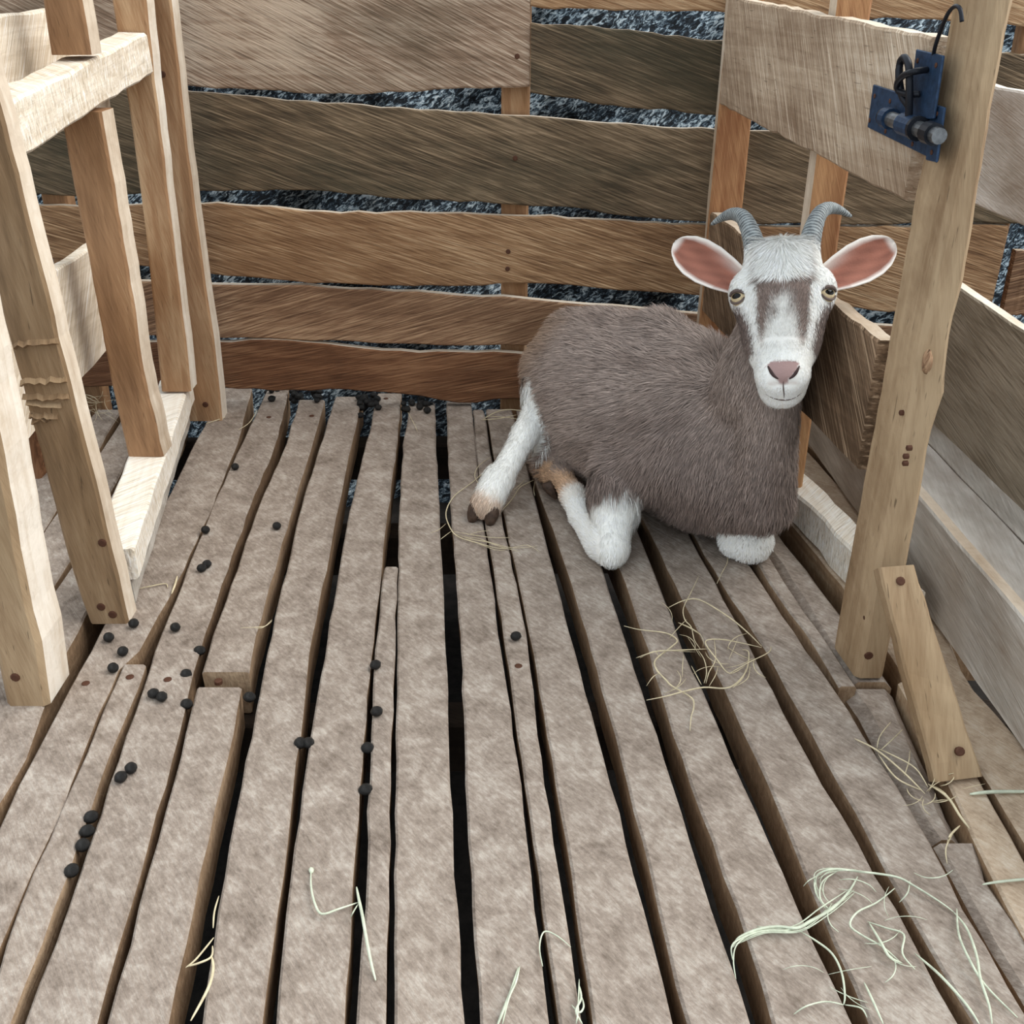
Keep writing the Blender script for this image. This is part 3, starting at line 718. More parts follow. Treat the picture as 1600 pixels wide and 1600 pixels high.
tangle('cut_grass', 'thick green grass stem sticking in from the edge below the brace', 'straw', 'green_straw', [([(1515, 1241), (1540, 1238), (1570, 1237), (1640, 1237)], .003)], arch=.004)
tangle('cut_grass', 'pale green stem lying flat on the pale slats near the edge', 'straw', 'green_straw', [([(1535, 1382), (1560, 1378), (1600, 1374), (1640, 1372)], .002)], arch=.003)
tangle('cut_grass', 'bent pale green grass stalk across the gap beside the narrow slat', 'straw', 'green_straw',
 [([(486, 1358), (486, 1385), (492, 1412), (503, 1428), (530, 1420), (560, 1410)], .0016), ([(557, 1386), (560, 1402), (566, 1430), (573, 1470), (580, 1505), (587, 1532)], .0021), ([(560, 1412), (552, 1425), (548, 1434)], .001), ([(486, 1356), (487, 1364)], .0035)], arch=.008)
tangle('cut_grass', 'short pale green grass blade at the lower edge', 'straw', 'green_straw', [([(810, 1512), (800, 1545), (788, 1575), (776, 1605)], .002), ([(812, 1510), (806, 1535), (795, 1560), (785, 1600)], .0014)], arch=.008)
tangle('cut_grass', 'green shreds poking out of a gap at the lower edge', 'straw', 'green_straw', [([(848, 1510), (843, 1480), (850, 1456), (870, 1462), (892, 1480)], .001), ([(905, 1540), (908, 1560), (900, 1580), (910, 1600)], .0014), ([(893, 1570), (905, 1582), (912, 1572), (908, 1555)], .0012), ([(900, 1600), (903, 1580), (905, 1530)], .001)], arch=.006)
tangle('hay_wisp', 'dry straw shred hanging in the gap at the lower left', 'straw', 'straw', [([(332, 1478), (330, 1495), (310, 1505), (292, 1510)], .0014), ([(331, 1495), (333, 1515), (325, 1545), (298, 1595)], .002), ([(342, 1400), (335, 1425), (333, 1450)], .0012), ([(290, 1512), (305, 1500), (322, 1480), (334, 1465)], .0012)], arch=.004)
tangle('hay_wisp', 'short straw bit on the slat beside the near post', 'straw', 'straw', [([(216, 920), (235, 916), (258, 912), (262, 918)], .0013)], arch=.003)
tangle('hay_wisp', 'flat pale straw chip in the gap beside the near post', 'straw', 'straw', [([(277, 900), (274, 912), (268, 928)], .0022)], arch=.003)
tangle('hay_wisp', 'thin straw thread over the gap below the middle of the left slats', 'straw', 'straw', [([(375, 981), (400, 980), (415, 978), (425, 970)], .0008), ([(425, 968), (412, 980), (398, 982)], .0006)], arch=.004)
tangle('hay_wisp', 'loose straw on the floor behind the goat at the back wall', 'straw', 'straw', [([(755, 655), (775, 644), (795, 640), (815, 642)], .0016), ([(752, 656), (780, 654), (808, 648)], .0013), ([(760, 650), (790, 652), (815, 656)], .001)], arch=.008)
tangle('hay_wisp', 'straw lying on the neighbouring floor seen between the studs', 'straw', 'straw', rnd_stalks(160, 632, 14, 7, 16, 40), arch=.012)
tangle('hay_wisp', 'straw on the slat at the foot of the back corner post', 'straw', 'straw', [([(322, 662), (340, 656), (352, 652)], .0012)], arch=.003)
tangle('hay_wisp', 'thin straw thread across the gap beside the back corner post', 'straw', 'straw', [([(402, 640), (390, 660), (372, 672)], .001)], arch=.003)
tangle('hay_wisp', 'short dark straw bit on the slat below the dung heap', 'straw', 'straw', [([(636, 642), (648, 664), (652, 674)], .0008)], arch=.003)
tangle('hay_wisp', 'fine straw threads under the goat chest knee', 'straw', 'straw', [([(1137, 868), (1136, 880), (1128, 895), (1120, 912)], .0009), ], arch=.004)

# ================================================================ goat
VOX = .003
LO = np.array([-.13, 1.22, -.012]); HI = np.array([.50, 2.12, .60])
DIM = np.ceil((HI - LO) / VOX).astype(int) + 1
vol = np.full(DIM, .5, np.float32)
AXS = [(LO[i] + VOX * np.arange(DIM[i])).astype(np.float32) for i in range(3)]
def _region(lo, hi):
    a = np.clip(np.floor((np.array(lo) - LO) / VOX).astype(int), 0, DIM - 1)
    b = np.clip(np.ceil((np.array(hi) - LO) / VOX).astype(int) + 1, 1, DIM)
    sl = tuple(slice(a[i], b[i]) for i in range(3))
    X = AXS[0][sl[0]][:, None, None]; Y = AXS[1][sl[1]][None, :, None]; Z = AXS[2][sl[2]][None, None, :]
    return sl, X, Y, Z
def _blend(sl, d, k, sub=False):
    v = vol[sl]
    if sub:
        h = np.clip(k - np.abs(v + d), 0, None) / k
        vol[sl] = np.maximum(v, -d) + h * h * k * .25
    else:
        h = np.clip(k - np.abs(v - d), 0, None) / k
        vol[sl] = np.minimum(v, d) - h * h * k * .25
def cone(a, b, r1, r2, k=.03, sub=False):
    a, b = np.array(a, float), np.array(b, float); R = max(r1, r2) + k + 3 * VOX
    sl, X, Y, Z = _region(np.minimum(a, b) - R, np.maximum(a, b) + R)
    d = b - a; L2 = max(d.dot(d), 1e-9)
    px, py, pz = X - a[0], Y - a[1], Z - a[2]
    t = np.clip((px * d[0] + py * d[1] + pz * d[2]) / L2, 0, 1)
    q = np.sqrt((px - d[0] * t) ** 2 + (py - d[1] * t) ** 2 + (pz - d[2] * t) ** 2) - (r1 + (r2 - r1) * t)
    _blend(sl, q.astype(np.float32), k, sub)
def ell(c, rad, ax=None, k=.03, sub=False):
    c = np.array(c, float); rad = np.array(rad, float); R = rad.max() + k + 3 * VOX
    ax = np.eye(3) if ax is None else np.array([list(v) for v in ax], float)
    sl, X, Y, Z = _region(c - R, c + R)
    px, py, pz = X - c[0], Y - c[1], Z - c[2]
    k0 = 0; k1 = 0
    for i in range(3):
        u = px * ax[i][0] + py * ax[i][1] + pz * ax[i][2]
        k0 = k0 + (u / rad[i]) ** 2; k1 = k1 + (u / rad[i] ** 2) ** 2
    k0 = np.sqrt(k0); k1 = np.sqrt(k1) + 1e-9
    q = np.where(k0 < .05, -rad.min(), k0 * (k0 - 1) / k1)
    _blend(sl, q.astype(np.float32), k, sub)

# head frame: HS to the picture's right, HLn from poll to muzzle, HN out of the face
HE = ony(1223, 457, 1.37)
HF = Vector((-.254, -.967, 0)).normalized(); UPV = Vector((0, 0, 1))
HS = Vector((.967, -.254, 0)).normalized()
HLn = (HF * .5 - UPV * .866).normalized(); HN = (HF * .866 + UPV * .5).normalized()
def hp(s, l, n): return HE + HS * s + HLn * (l * .93) + HN * n
ROLL = .115
HS, HLn = HS * math.cos(ROLL) - HLn * math.sin(ROLL), HLn * math.cos(ROLL) + HS * math.sin(ROLL)
HA = (HS, HLn, HN)
BA = Vector((-.527, .85, 0)).normalized(); BB = Vector((.85, .527, 0)).normalized(); BAX = (BA, BB, UPV)

# trunk
ell((.235, 1.75, .150), (.24, .150, .155), BAX, .02)
ell((.180, 1.845, .150), (.18, .130, .150), BAX, .05)
ell((.175, 1.935, .150), (.125, .108, .120), BAX, .05)
ell((.318, 1.59, .155), (.13, .108, .140), BAX, .04)
ell((.262, 1.605, .190), (.075, .060, .095), BAX, .03)
ell((.366, 1.51, .140), (.068, .070, .095), None, .04)
cone((.312, 1.66, .284), (.255, 1.75, .288), .045, .040, .04)           # withers and spine
cone((.255, 1.75, .288), (.185, 1.855, .248), .040, .032, .04)
cone((.185, 1.855, .248), (.125, 1.955, .225), .032, .033, .04)
ell((.108, 1.965, .238), (.032, .03, .028), None, .03)                  # hip
# neck
cone((.356, 1.545, .225), (.368, 1.470, .335), .062, .052, .022)
cone((.368, 1.475, .315), hp(0, -.005, -.085), .056, .048, .03)
cone((.388, 1.462, .125), (.378, 1.432, .31), .050, .038, .014)           # throat and brisket
# head
ell(hp(0, -.030, -.045), (.054, .052, .052), HA, .02)                   # skull
ell(hp(0, .005, -.038), (.060, .050, .045), HA, .02)
cone(hp(0, .010, -.020), hp(0, .112, -.012), .041, .029, .025)          # face to nose
cone(hp(.010, .112, -.014), hp(-.010, .112, -.014), .024, .024, .018)
cone(hp(0, .015, -.068), hp(0, .126, -.040), .037, .021, .022)          # jaw
ell(hp(0, .138, -.030), (.026, .020, .024), HA, .018)                   # chin
ell(hp(0, .122, .000), (.030, .021, .020), HA, .012)                    # lips
for q in (-1, 1):
    ell(hp(q * .047, -.008, -.022), (.022, .027, .022), HA, .018)       # brow and orbit
    ell(hp(q * .032, .048, -.034), (.020, .045, .026), HA, .02)         # cheek
    cone(hp(q * .030, -.060, -.030), hp(q * .034, -.074, -.032), .017, .0145, .015)   # horn root
    ell(hp(q * .0595, .0015, -.003), (.0105, .0085, .010), HA, .006, True)  # eye socket
ell(hp(0, -.050, -.016), (.032, .028, .018), HA, .02)                   # forelock
cone(hp(-.02, .1345, .018), hp(.02, .1345, .018), .0022, .0022, .006, True)   # mouth line
# near foreleg, folded
cone((.262, 1.555, .155), (.190, 1.59, .112), .068, .052, .022)
cone((.186, 1.592, .112), (.168, 1.545, .080), .052, .042, .012)
cone((.167, 1.545, .078), (.160, 1.476, .034), .038, .027, .02)
ell((.159, 1.472, .030), (.026, .034, .030), None, .012)
cone((.143, 1.492, .026), (.118, 1.595, .026), .024, .019, .012)
cone((.118, 1.595, .026), (.108, 1.655, .034), .019, .022, .01)
cone((.108, 1.655, .034), (.088, 1.715, .048), .021, .018, .01)
cone((.088, 1.715, .048), (.074, 1.735, .030), .018, .015, .01)
# off foreleg: the knee only shows
cone((.380, 1.535, .045), (.385, 1.495, .034), .040, .034, .012)
cone((.366, 1.503, .030), (.388, 1.492, .032), .030, .034, .01)
# hind leg stretched out
cone((.125, 1.94, .17), (.085, 1.90, .175), .080, .052, .05)
cone((.085, 1.90, .18), (.060, 1.86, .155), .046, .031, .03)
cone((.060, 1.86, .150), (.024, 1.765, .105), .027, .022, .02)
cone((.024, 1.765, .105), (-.022, 1.675, .056), .022, .022, .015)
cone((-.026, 1.675, .056), (-.044, 1.640, .028), .027, .028, .012)
# far hind leg and belly fold on the floor
cone((.13, 1.88, .06), (.10, 1.78, .045), .06, .04, .04)
cone((.09, 1.845, .10), (.075, 1.79, .04), .05, .035, .03)

def surface_nets(v):
    s = v < 0
    c = [s[i:s.shape[0] - 1 + i, j:s.shape[1] - 1 + j, k:s.shape[2] - 1 + k] for i in (0, 1) for j in (0, 1) for k in (0, 1)]
    cnt = sum(q.astype(np.uint8) for q in c)
    act = np.argwhere((cnt > 0) & (cnt < 8))
    ids = np.full(cnt.shape, -1, np.int32); ids[tuple(act.T)] = np.arange(len(act))
    offs = [(i, j, k) for i in (0, 1) for j in (0, 1) for k in (0, 1)]
    val = np.stack([v[act[:, 0] + o[0], act[:, 1] + o[1], act[:, 2] + o[2]] for o in offs], 1)
    ps = np.zeros((len(act), 3)); n = np.zeros(len(act))
    for a in range(8):
        for b in range(a + 1, 8):
            if sum(abs(offs[a][i] - offs[b][i]) for i in range(3)) != 1: continue
            va, vb = val[:, a], val[:, b]; m = (va < 0) != (vb < 0)
            t = np.where(m, va / np.where(m, va - vb, 1), 0)
            p = np.array(offs[a]) + t[:, None] * (np.array(offs[b]) - np.array(offs[a]))
            ps += p * m[:, None]; n += m
    P = LO + (act + ps / n[:, None]) * VOX
    quads = []
    for ax in range(3):
        o1, o2 = [(1, 2), (2, 0), (0, 1)][ax]
        lo = [slice(None)] * 3; hi = [slice(None)] * 3
        lo[ax] = slice(0, -1); hi[ax] = slice(1, None)
        A, Bv = s[tuple(lo)], s[tuple(hi)]
        for flip, m in ((False, A & ~Bv), (True, ~A & Bv)):
            e = np.argwhere(m)
            e = e[(e[:, o1] > 0) & (e[:, o2] > 0) & (e[:, o1] < ids.shape[o1]) & (e[:, o2] < ids.shape[o2])]
            q = []
            for d1, d2 in ((0, 0), (1, 0), (1, 1), (0, 1)):
                f = e.copy(); f[:, o1] -= d1; f[:, o2] -= d2
                q.append(ids[f[:, 0], f[:, 1], f[:, 2]])
            q = np.stack(q, 1)
            if flip: q = q[:, ::-1]
            quads.append(q)
    Q = np.concatenate(quads); Q = Q[(Q >= 0).all(1)]
    return P, Q
GP, GQ = surface_nets(vol)
def vert_normals(P, Q):
    n = np.cross(P[Q[:, 2]] - P[Q[:, 0]], P[Q[:, 3]] - P[Q[:, 1]])
    out = np.zeros_like(P)
    for k in range(4): np.add.at(out, Q[:, k], n)
    return out / (np.linalg.norm(out, axis=1, keepdims=True) + 1e-12)
for _ in range(2):                                                       # light relaxation
    acc = np.zeros_like(GP); cn = np.zeros(len(GP))
    for k in range(4):
        np.add.at(acc, GQ[:, k], GP[GQ[:, (k + 1) % 4]] + GP[GQ[:, k - 1]]); np.add.at(cn, GQ[:, k], 2)
    GP = .5 * GP + .5 * acc / cn[:, None]
GNV = vert_normals(GP, GQ)

# ---- coat colours, as regions of the animal itself; chest shade is painted on
def lin(r, g, b): return np.array(srgb(r, g, b)[:3])
C_BODY, C_BODY_D, C_WARM, C_WHITE, C_CHEEK, C_PINK, C_TAN = lin(156, 140, 131), lin(106, 90, 82), lin(150, 124, 102), lin(246, 245, 240), lin(122, 106, 99), lin(170, 138, 132), lin(196, 160, 128)
def sst(a, b, x): t = np.clip((x - a) / (b - a), 0, 1); return t * t * (3 - 2 * t)
def vnoise(P, f, seed=0):
    r = np.random.default_rng(seed); out = 0
    for k in range(5):
        d = r.normal(size=3); d /= np.linalg.norm(d); out = out + np.sin(P @ d * f * (1 + .35 * k) + r.uniform(0, 6.3))
    return out / 5
def segdist(P, a, b):
    a, b = np.array(a), np.array(b); d = b - a; t = np.clip(((P - a) @ d) / d.dot(d), 0, 1)
    return np.linalg.norm(P - a - t[:, None] * d, axis=1), t
def coat(P):
    n = len(P)
    col = np.repeat(C_BODY[None], n, 0)
    def put(c, w):
        nonlocal col
        w = np.clip(w, 0, 1)[:, None]; col = col * (1 - w) + np.array(c)[None] * w
    nz = vnoise(P, 60, 1); nz2 = vnoise(P, 190, 2)
    put(C_BODY_D, .45 * sst(-.1, .7, nz + .4 * nz2))
    put(lin(112, 96, 89), .6 * sst(1.68, 1.52, P[:, 1]) * sst(.30, .12, P[:, 2]))  # shade painted into the coat: chest and brisket darkened towards the floor
    # warm brown rump, thigh and belly side
    put(C_WARM, .8 * sst(.14, .05, P[:, 0]) * sst(1.78, 1.9, P[:, 1]))
    put(lin(112, 90, 74), .6 * sst(.12, .02, P[:, 2]) * sst(1.66, 1.76, P[:, 1]))
    # hind leg
    d, t = segdist(P, (.060, 1.86, .150), (-.028, 1.668, .05))
    put(C_WHITE, sst(.055, .046, d) * sst(-.01, .05, t + .05 * nz2 - .02))
    d, t = segdist(P, (-.026, 1.675, .056), (-.055, 1.625, .015))
    put(C_WHITE, sst(.06, .05, d)); put(C_TAN, sst(.05, .035, d) * sst(.35, .8, t + .1 * nz2) * .75)
    # near foreleg
    d, t = segdist(P, (.168, 1.60, .095), (.158, 1.46, .03))
    edge = P[:, 2] - .055 - (P[:, 1] - 1.50) * .35 + .006 * nz2
    put(C_WHITE, sst(.062, .05, d) * sst(.42, .56, t + .06 * nz2 + (P[:, 0] - .16) * 1.5))
    d, t = segdist(P, (.145, 1.485, .026), (.108, 1.655, .034))
    put(C_WHITE, sst(.034, .028, d) * sst(.02, .0, edge - .03))
    d, t = segdist(P, (.110, 1.645, .034), (.074, 1.738, .032))
    put(C_TAN, sst(.034, .026, d) * sst(-.1, .25, t) * .95)
    # off knee
    d, t = segdist(P, (.366, 1.503, .030), (.388, 1.492, .032))
    put(C_WHITE, sst(.042, .037, d) * sst(.075, .066, P[:, 2] + .004 * nz2))
    # head
    q = P - np.array(HE)[None]
    s = q @ np.array(HS); l = q @ np.array(HLn) / .93; m = q @ np.array(HN)
    hd = sst(-.085, -.07, m) * sst(.175, .165, l) * sst(-.10, -.085, l) * sst(.105, .09, np.abs(s)) * (P[:, 1] < 1.5)
    hb = sst(.18, .0, -(m + .115)) * 0
    a = np.abs(s) + .0022 * nz2
    front = hd
    put(C_CHEEK, front)
    put(lin(146, 128, 119), front * sst(.036, .030, a) * .8)
    # white stripe from the horn past the inner eye to the muzzle
    inner = np.interp(l, [-.09, -.045, -.01, .03, .07, .09], [.033, .0345, .0335, .0335, .029, .018])
    outer = np.interp(l, [-.09, -.02, .006, .02, .045, .08, .10, .15], [.09, .09, .072, .052, .0415, .0365, .036, .05])
    stripe = sst(-.003, .003, a - inner) * sst(.004, -.004, a - outer)
    put(C_WHITE, front * stripe * sst(-.078, -.06, m))
    # forelock
    lock = sst(.0335, .030, a) * sst(-.004, -.016, l + .62 * np.abs(s + .006) + .008 * nz2)
    put(C_WHITE, front * lock)
    # blaze: white brushed up the middle of the nose
    bl = np.interp(l, [-.005, .012, .04, .065, .085, .10], [.0, .004, .010, .019, .030, .05])
    put(C_WHITE, front * .9 * sst(.011, -.007, a - bl + .006 * nz2 + .003 * nz) * sst(-.004, .02, l) * sst(-.06, -.04, m))
    # muzzle
    put(C_WHITE, front * sst(.080, .092, l + .15 * m) * sst(-.070, -.055, m))
    put(lin(205, 190, 180), .6 * front * sst(.004, .0, np.abs(l - .1335)) * sst(.022, .016, np.abs(s)) * (m > 0))
    # nose pad
    pad = sst(.0015, -.0015, np.abs(s) - np.interp(l, [.101, .106, .119, .131, .137], [.012, .0205, .017, .006, .0025])) * sst(.100, .104, l) * sst(.138, .134, l) * (m > .0)
    put(lin(158, 126, 122), front * pad * .95)
    return col

# mesh of the body
def fast_mesh(name, P, faces, smooth=True):
    """faces: list of (k, array) blocks"""
    me = bpy.data.meshes.new(name)
    me.vertices.add(len(P)); me.vertices.foreach_set('co', np.asarray(P, np.float32).ravel())
    loops = np.concatenate([f.ravel() for f in faces]).astype(np.int32)
    tot = np.concatenate([np.full(len(f), f.shape[1], np.int32) for f in faces])
    st = np.concatenate([[0], np.cumsum(tot)[:-1]]).astype(np.int32)
    me.loops.add(len(loops)); me.loops.foreach_set('vertex_index', loops)
    me.polygons.add(len(tot)); me.polygons.foreach_set('loop_start', st); me.polygons.foreach_set('loop_total', tot)
    me.polygons.foreach_set('use_smooth', np.full(len(tot), smooth))
    me.update(calc_edges=True); me.validate()
    return me
def set_col(me, col):
    a = me.attributes.new('coat', 'FLOAT_COLOR', 'POINT')
    a.data.foreach_set('color', np.concatenate([col, np.ones((len(col), 1))], 1).astype(np.float32).ravel())
def coat_mat(name, rough, sheen, bump):
    m, nt, b = newmat(name, rough)
    at = N(nt, 'ShaderNodeAttribute', attribute_name='coat')
    col = at.outputs['Color']
    if bump:
        tc = N(nt, 'ShaderNodeTexCoord'); f = noise(nt, mapping(nt, tc.outputs['Object'], (60, 60, 60)), 4, 5, .7)
        bp = N(nt, 'ShaderNodeBump'); bp.inputs['Strength'].default_value = bump; bp.inputs['Distance'].default_value = .003
        nt.links.new(f, bp.inputs['Height']); nt.links.new(bp.outputs['Normal'], b.inputs['Normal'])
    nt.links.new(col, b.inputs['Base Color']); b.inputs['Sheen Weight'].default_value = sheen
    b.inputs['Specular IOR Level'].default_value = .2
    return m
M['skin'] = coat_mat('goat_coat', .75, .15, .35)
M['fur'] = coat_mat('goat_hair', .45, .1, 0)
BASE = np.array([.22, 1.72, 0.0])
goat = tag(empty('goat', tuple(BASE)), 'brown and white horned goat lying on the slatted floor facing the camera', 'goat')
me = fast_mesh('body', GP - BASE, [GQ]); set_col(me, coat(GP)); me.materials.append(M['skin'])
body = bpy.data.objects.new('body', me); COL.objects.link(body); body.parent = goat

# ---- fur: short hairs over the whole coat
def flow(P, Nn):
    d = np.repeat(np.array([list(BA * .85 - UPV * .55)]), len(P), 0)
    q = P - np.array(HE)[None]
    s = q @ np.array(HS); l = q @ np.array(HLn) / .93; m = q @ np.array(HN)
    hd = (m > -.09) & (l > -.1) & (l < .175) & (np.abs(s) < .11) & (P[:, 1] < 1.47) & (P[:, 2] > .29)
    face = np.array(list(HLn * .9))[None] * np.ones((len(P), 1)) + np.array(list(HS))[None] * (np.sign(s) * .35)[:, None]
    up = (l < .07) & (np.abs(s) < .03) & (l > -.02)
    face[up] = np.array(list(-HLn * .9)) + np.array(list(HS))[None] * (s[up] * 12)[:, None]
    lock = (l < -.02) & (m > -.05)
    face[lock] = np.array(list(HLn * 1.0)) + np.array(list(HS))[None] * (s[lock] * 42)[:, None]
    d[hd] = face[hd]
    wn_ = (sst(1.66, 1.42, P[:, 1]) * (~hd))[:, None]
    d = d * (1 - wn_) + np.array([[-.12, .05, -1.0]]) * wn_
    for a, b, r in (((.060, 1.86, .150), (-.04, 1.64, .03), .05), ((.163, 1.56, .08), (.158, 1.46, .03), .055), ((.145, 1.485, .026), (.08, 1.73, .04), .034)):
        dd, t = segdist(P, a, b); v = np.array(b) - np.array(a); v = v / np.linalg.norm(v)
        d[dd < r] = v + np.array([0, 0, -.25])
    d = d + .22 * np.stack([vnoise(P, 45, 5), vnoise(P, 45, 6), vnoise(P, 45, 7)], 1) + rng.normal(size=P.shape) * .10
    d = d - (d * Nn).sum(1, keepdims=True) * Nn
    return d / (np.linalg.norm(d, axis=1, keepdims=True) + 1e-9), hd
def strands(n, sel, length, width, lift):
    T = np.concatenate([GQ[:, [0, 1, 2]], GQ[:, [0, 2, 3]]]); T = T[sel(GP[T].mean(1))]
    A, Bp, Cp = GP[T[:, 0]], GP[T[:, 1]], GP[T[:, 2]]
    ar = np.linalg.norm(np.cross(Bp - A, Cp - A), axis=1); i = rng.choice(len(T), n, p=ar / ar.sum())
    u, v = rng.random(n), rng.random(n); f = u + v > 1; u[f], v[f] = 1 - u[f], 1 - v[f]
    w = np.stack([1 - u - v, u, v], 1)
    P = (GP[T[i]] * w[:, :, None]).sum(1); Nn = (GNV[T[i]] * w[:, :, None]).sum(1); Nn /= np.linalg.norm(Nn, axis=1, keepdims=True)
    D, hd = flow(P, Nn)
    L = length(P) * rng.uniform(.6, 1.25, n); W = width * rng.uniform(.7, 1.3, n)
    lf = lift * rng.uniform(.5, 1.5, n)
    e1 = D * np.cos(lf)[:, None] + Nn * np.sin(lf)[:, None]
    e2 = D * np.cos(lf * .35)[:, None] + Nn * np.sin(lf * .35)[:, None]
    side = np.cross(D, Nn); side += Nn * rng.normal(size=(n, 1)) * .25; side /= np.linalg.norm(side, axis=1, keepdims=True)
    R0 = P - Nn * .001; R1 = P + e1 * (L * .5)[:, None]; R2 = R1 + e2 * (L * .5)[:, None]
    hw = side * (W * .5)[:, None]
    V = np.stack([R0 - hw, R0 + hw, R1 - hw * .8, R1 + hw * .8, R2], 1)
    col = coat(P + rng.normal(size=P.shape) * .0022); g = (rng.normal(1, .24, (n, 1)) * (1 + .16 * vnoise(P * np.array([1, 1, 2.2]), 130, 9)[:, None])).clip(.45, 1.8); lum = col.mean(1, keepdims=True)
    g = np.where(lum > .55, 1 + (g - 1) * .35, g); col = np.clip(col * g, 0, .92)
    return V.reshape(-1, 3), np.repeat(col, 5, 0)
def in_head(P):
    q = P - np.array(HE)[None]; s = q @ np.array(HS); l = q @ np.array(HLn) / .93; m = q @ np.array(HN)
    return (m > -.095) & (l > -.1) & (l < .175) & (np.abs(s) < .11) & (P[:, 1] < 1.47) & (P[:, 2] > .29)
def bald(P):
    q = P - np.array(HE)[None]; s = q @ np.array(HS); l = q @ np.array(HLn) / .93; m = q @ np.array(HN)
    nose = (np.abs(s) < .021) & (l > .101) & (l < .137) & (m > -.002)
    eye = ((np.abs(s) - .0595) ** 2 + (l - .001) ** 2 + (m + .004) ** 2) < .0135 ** 2
    return nose | eye
legs = lambda P: (P[:, 2] < .10) & ((P[:, 0] < .02) | ((P[:, 0] < .2) & (P[:, 1] < 1.75)))
def blen(P):
    L = np.full(len(P), .026); L[legs(P)] = .009; L[(P[:, 2] < .075) & (P[:, 0] > .33) & (P[:, 1] < 1.54)] = .008
    d, t = segdist(P, (.060, 1.86, .15), (-.026, 1.675, .056)); L[d < .045] = .010
    L[(d < .06) & (t < .15)] = .022
    L = L - .012 * sst(1.60, 1.44, P[:, 1]) * sst(.1, .2, P[:, 2]) * (L > .015)
    return L
V1, c1 = strands(125000, lambda P: ~in_head(P) & (P[:, 2] > .004), blen, .0012, .34)
def hlen(P):
    q = P - np.array(HE)[None]; s = q @ np.array(HS); l = q @ np.array(HLn) / .93; m = q @ np.array(HN)
    L = .0066 - .0026 * sst(.03, .115, l); L[(l < -.02) & (np.abs(s) < .035)] = .017
    L[(m < -.05)] = .010
    return L
V2, c2 = strands(52000, lambda P: in_head(P) & ~bald(P), hlen, .0007, .32)
FV = np.concatenate([V1, V2]); FC = np.concatenate([c1, c2])
k = np.arange(len(FV) // 5)[:, None] * 5
me = fast_mesh('fur', FV - BASE, [k + np.array([[0, 1, 3, 2]]), k + np.array([[2, 3, 4]])]); set_col(me, FC); me.materials.append(M['fur'])
fur = bpy.data.objects.new('fur', me); COL.objects.link(fur); fur.parent = body; fur['kind'] = 'stuff'

# ---- horns, ears, eyes, nostrils, hooves
def horn_mat():
    m, nt, b = newmat('ringed_horn', .55)
    a = N(nt, 'ShaderNodeAttribute', attribute_name='gc'); sx = N(nt, 'ShaderNodeSeparateXYZ'); nt.links.new(a.outputs['Vector'], sx.inputs[0])
    w = math_n(nt, 'SINE', math_n(nt, 'MULTIPLY', sx.outputs['X'], 1250.0)); f = noise(nt, a.outputs['Vector'], 120, 4, .6)
    h = math_n(nt, 'ADD', math_n(nt, 'MULTIPLY', w, .22), f)
    nt.links.new(ramp(nt, h, [(.25, srgb(84, 88, 90)), (.5, srgb(128, 134, 136)), (.8, srgb(164, 170, 170))]), b.inputs['Base Color'])
    bp = N(nt, 'ShaderNodeBump'); bp.inputs['Strength'].default_value = .6; bp.inputs['Distance'].default_value = .002
    nt.links.new(h, bp.inputs['Height']); nt.links.new(bp.outputs['Normal'], b.inputs['Normal'])
    return m
M['horn'] = horn_mat()
M['hoof'] = plain('dark_hoof', srgb(74, 58, 48), .6, 0, .4, 120, .4)
M['eye'] = plain('amber_eye', srgb(196, 176, 140), .08, 0, .15, 300)
M['pupil'] = plain('black_pupil', srgb(12, 11, 10), .05)
M['lid'] = plain('grey_eyelid', srgb(96, 82, 76), .6)
M['nostril'] = plain('dark_nostril', srgb(58, 40, 38), .4)
for q in (-1, 1):
    path = smooth_path([hp(q * .033, -.066, -.032), hp(q * .037, -.085, -.036), hp(q * .043, -.110, -.045), hp(q * .052, -.134, -.060), hp(q * .066, -.148, -.080), hp(q * .082, -.150, -.098), hp(q * .098, -.144, -.110)], 8)
    n = len(path); V, Fc = [], []; L = 0; gc = []
    for i, p in enumerate(path):
        f = i / (n - 1); d = (path[min(i + 1, n - 1)] - path[max(i - 1, 0)]).normalized()
        u = d.cross(HN).normalized(); v = d.cross(u)
        if i: L += (p - path[i - 1]).length
        r = .0168 * (1 - f) ** .66 + .0008
        r *= 1 + .035 * math.sin(L * 1250) * (1 - f)
        for j in range(16):
            t = 2 * math.pi * j / 16
            V.append(p + (u * math.cos(t) * .92 + v * math.sin(t) * 1.12) * r); gc += [L, math.cos(t) * r, math.sin(t) * r]
    for i in range(n - 1):
        for j in range(16):
            j2 = (j + 1) % 16; Fc.append((i * 16 + j, i * 16 + j2, (i + 1) * 16 + j2, (i + 1) * 16 + j))
    Fc.append(tuple(range((n - 1) * 16, n * 16)))
    o = mesh_obj('horn', V, Fc, M['horn'], goat, smooth=True)
    at = o.data.attributes.new('gc', 'FLOAT_VECTOR', 'POINT'); at.data.foreach_set('vector', gc)
    o['label'] = 'ringed grey horn curving back'

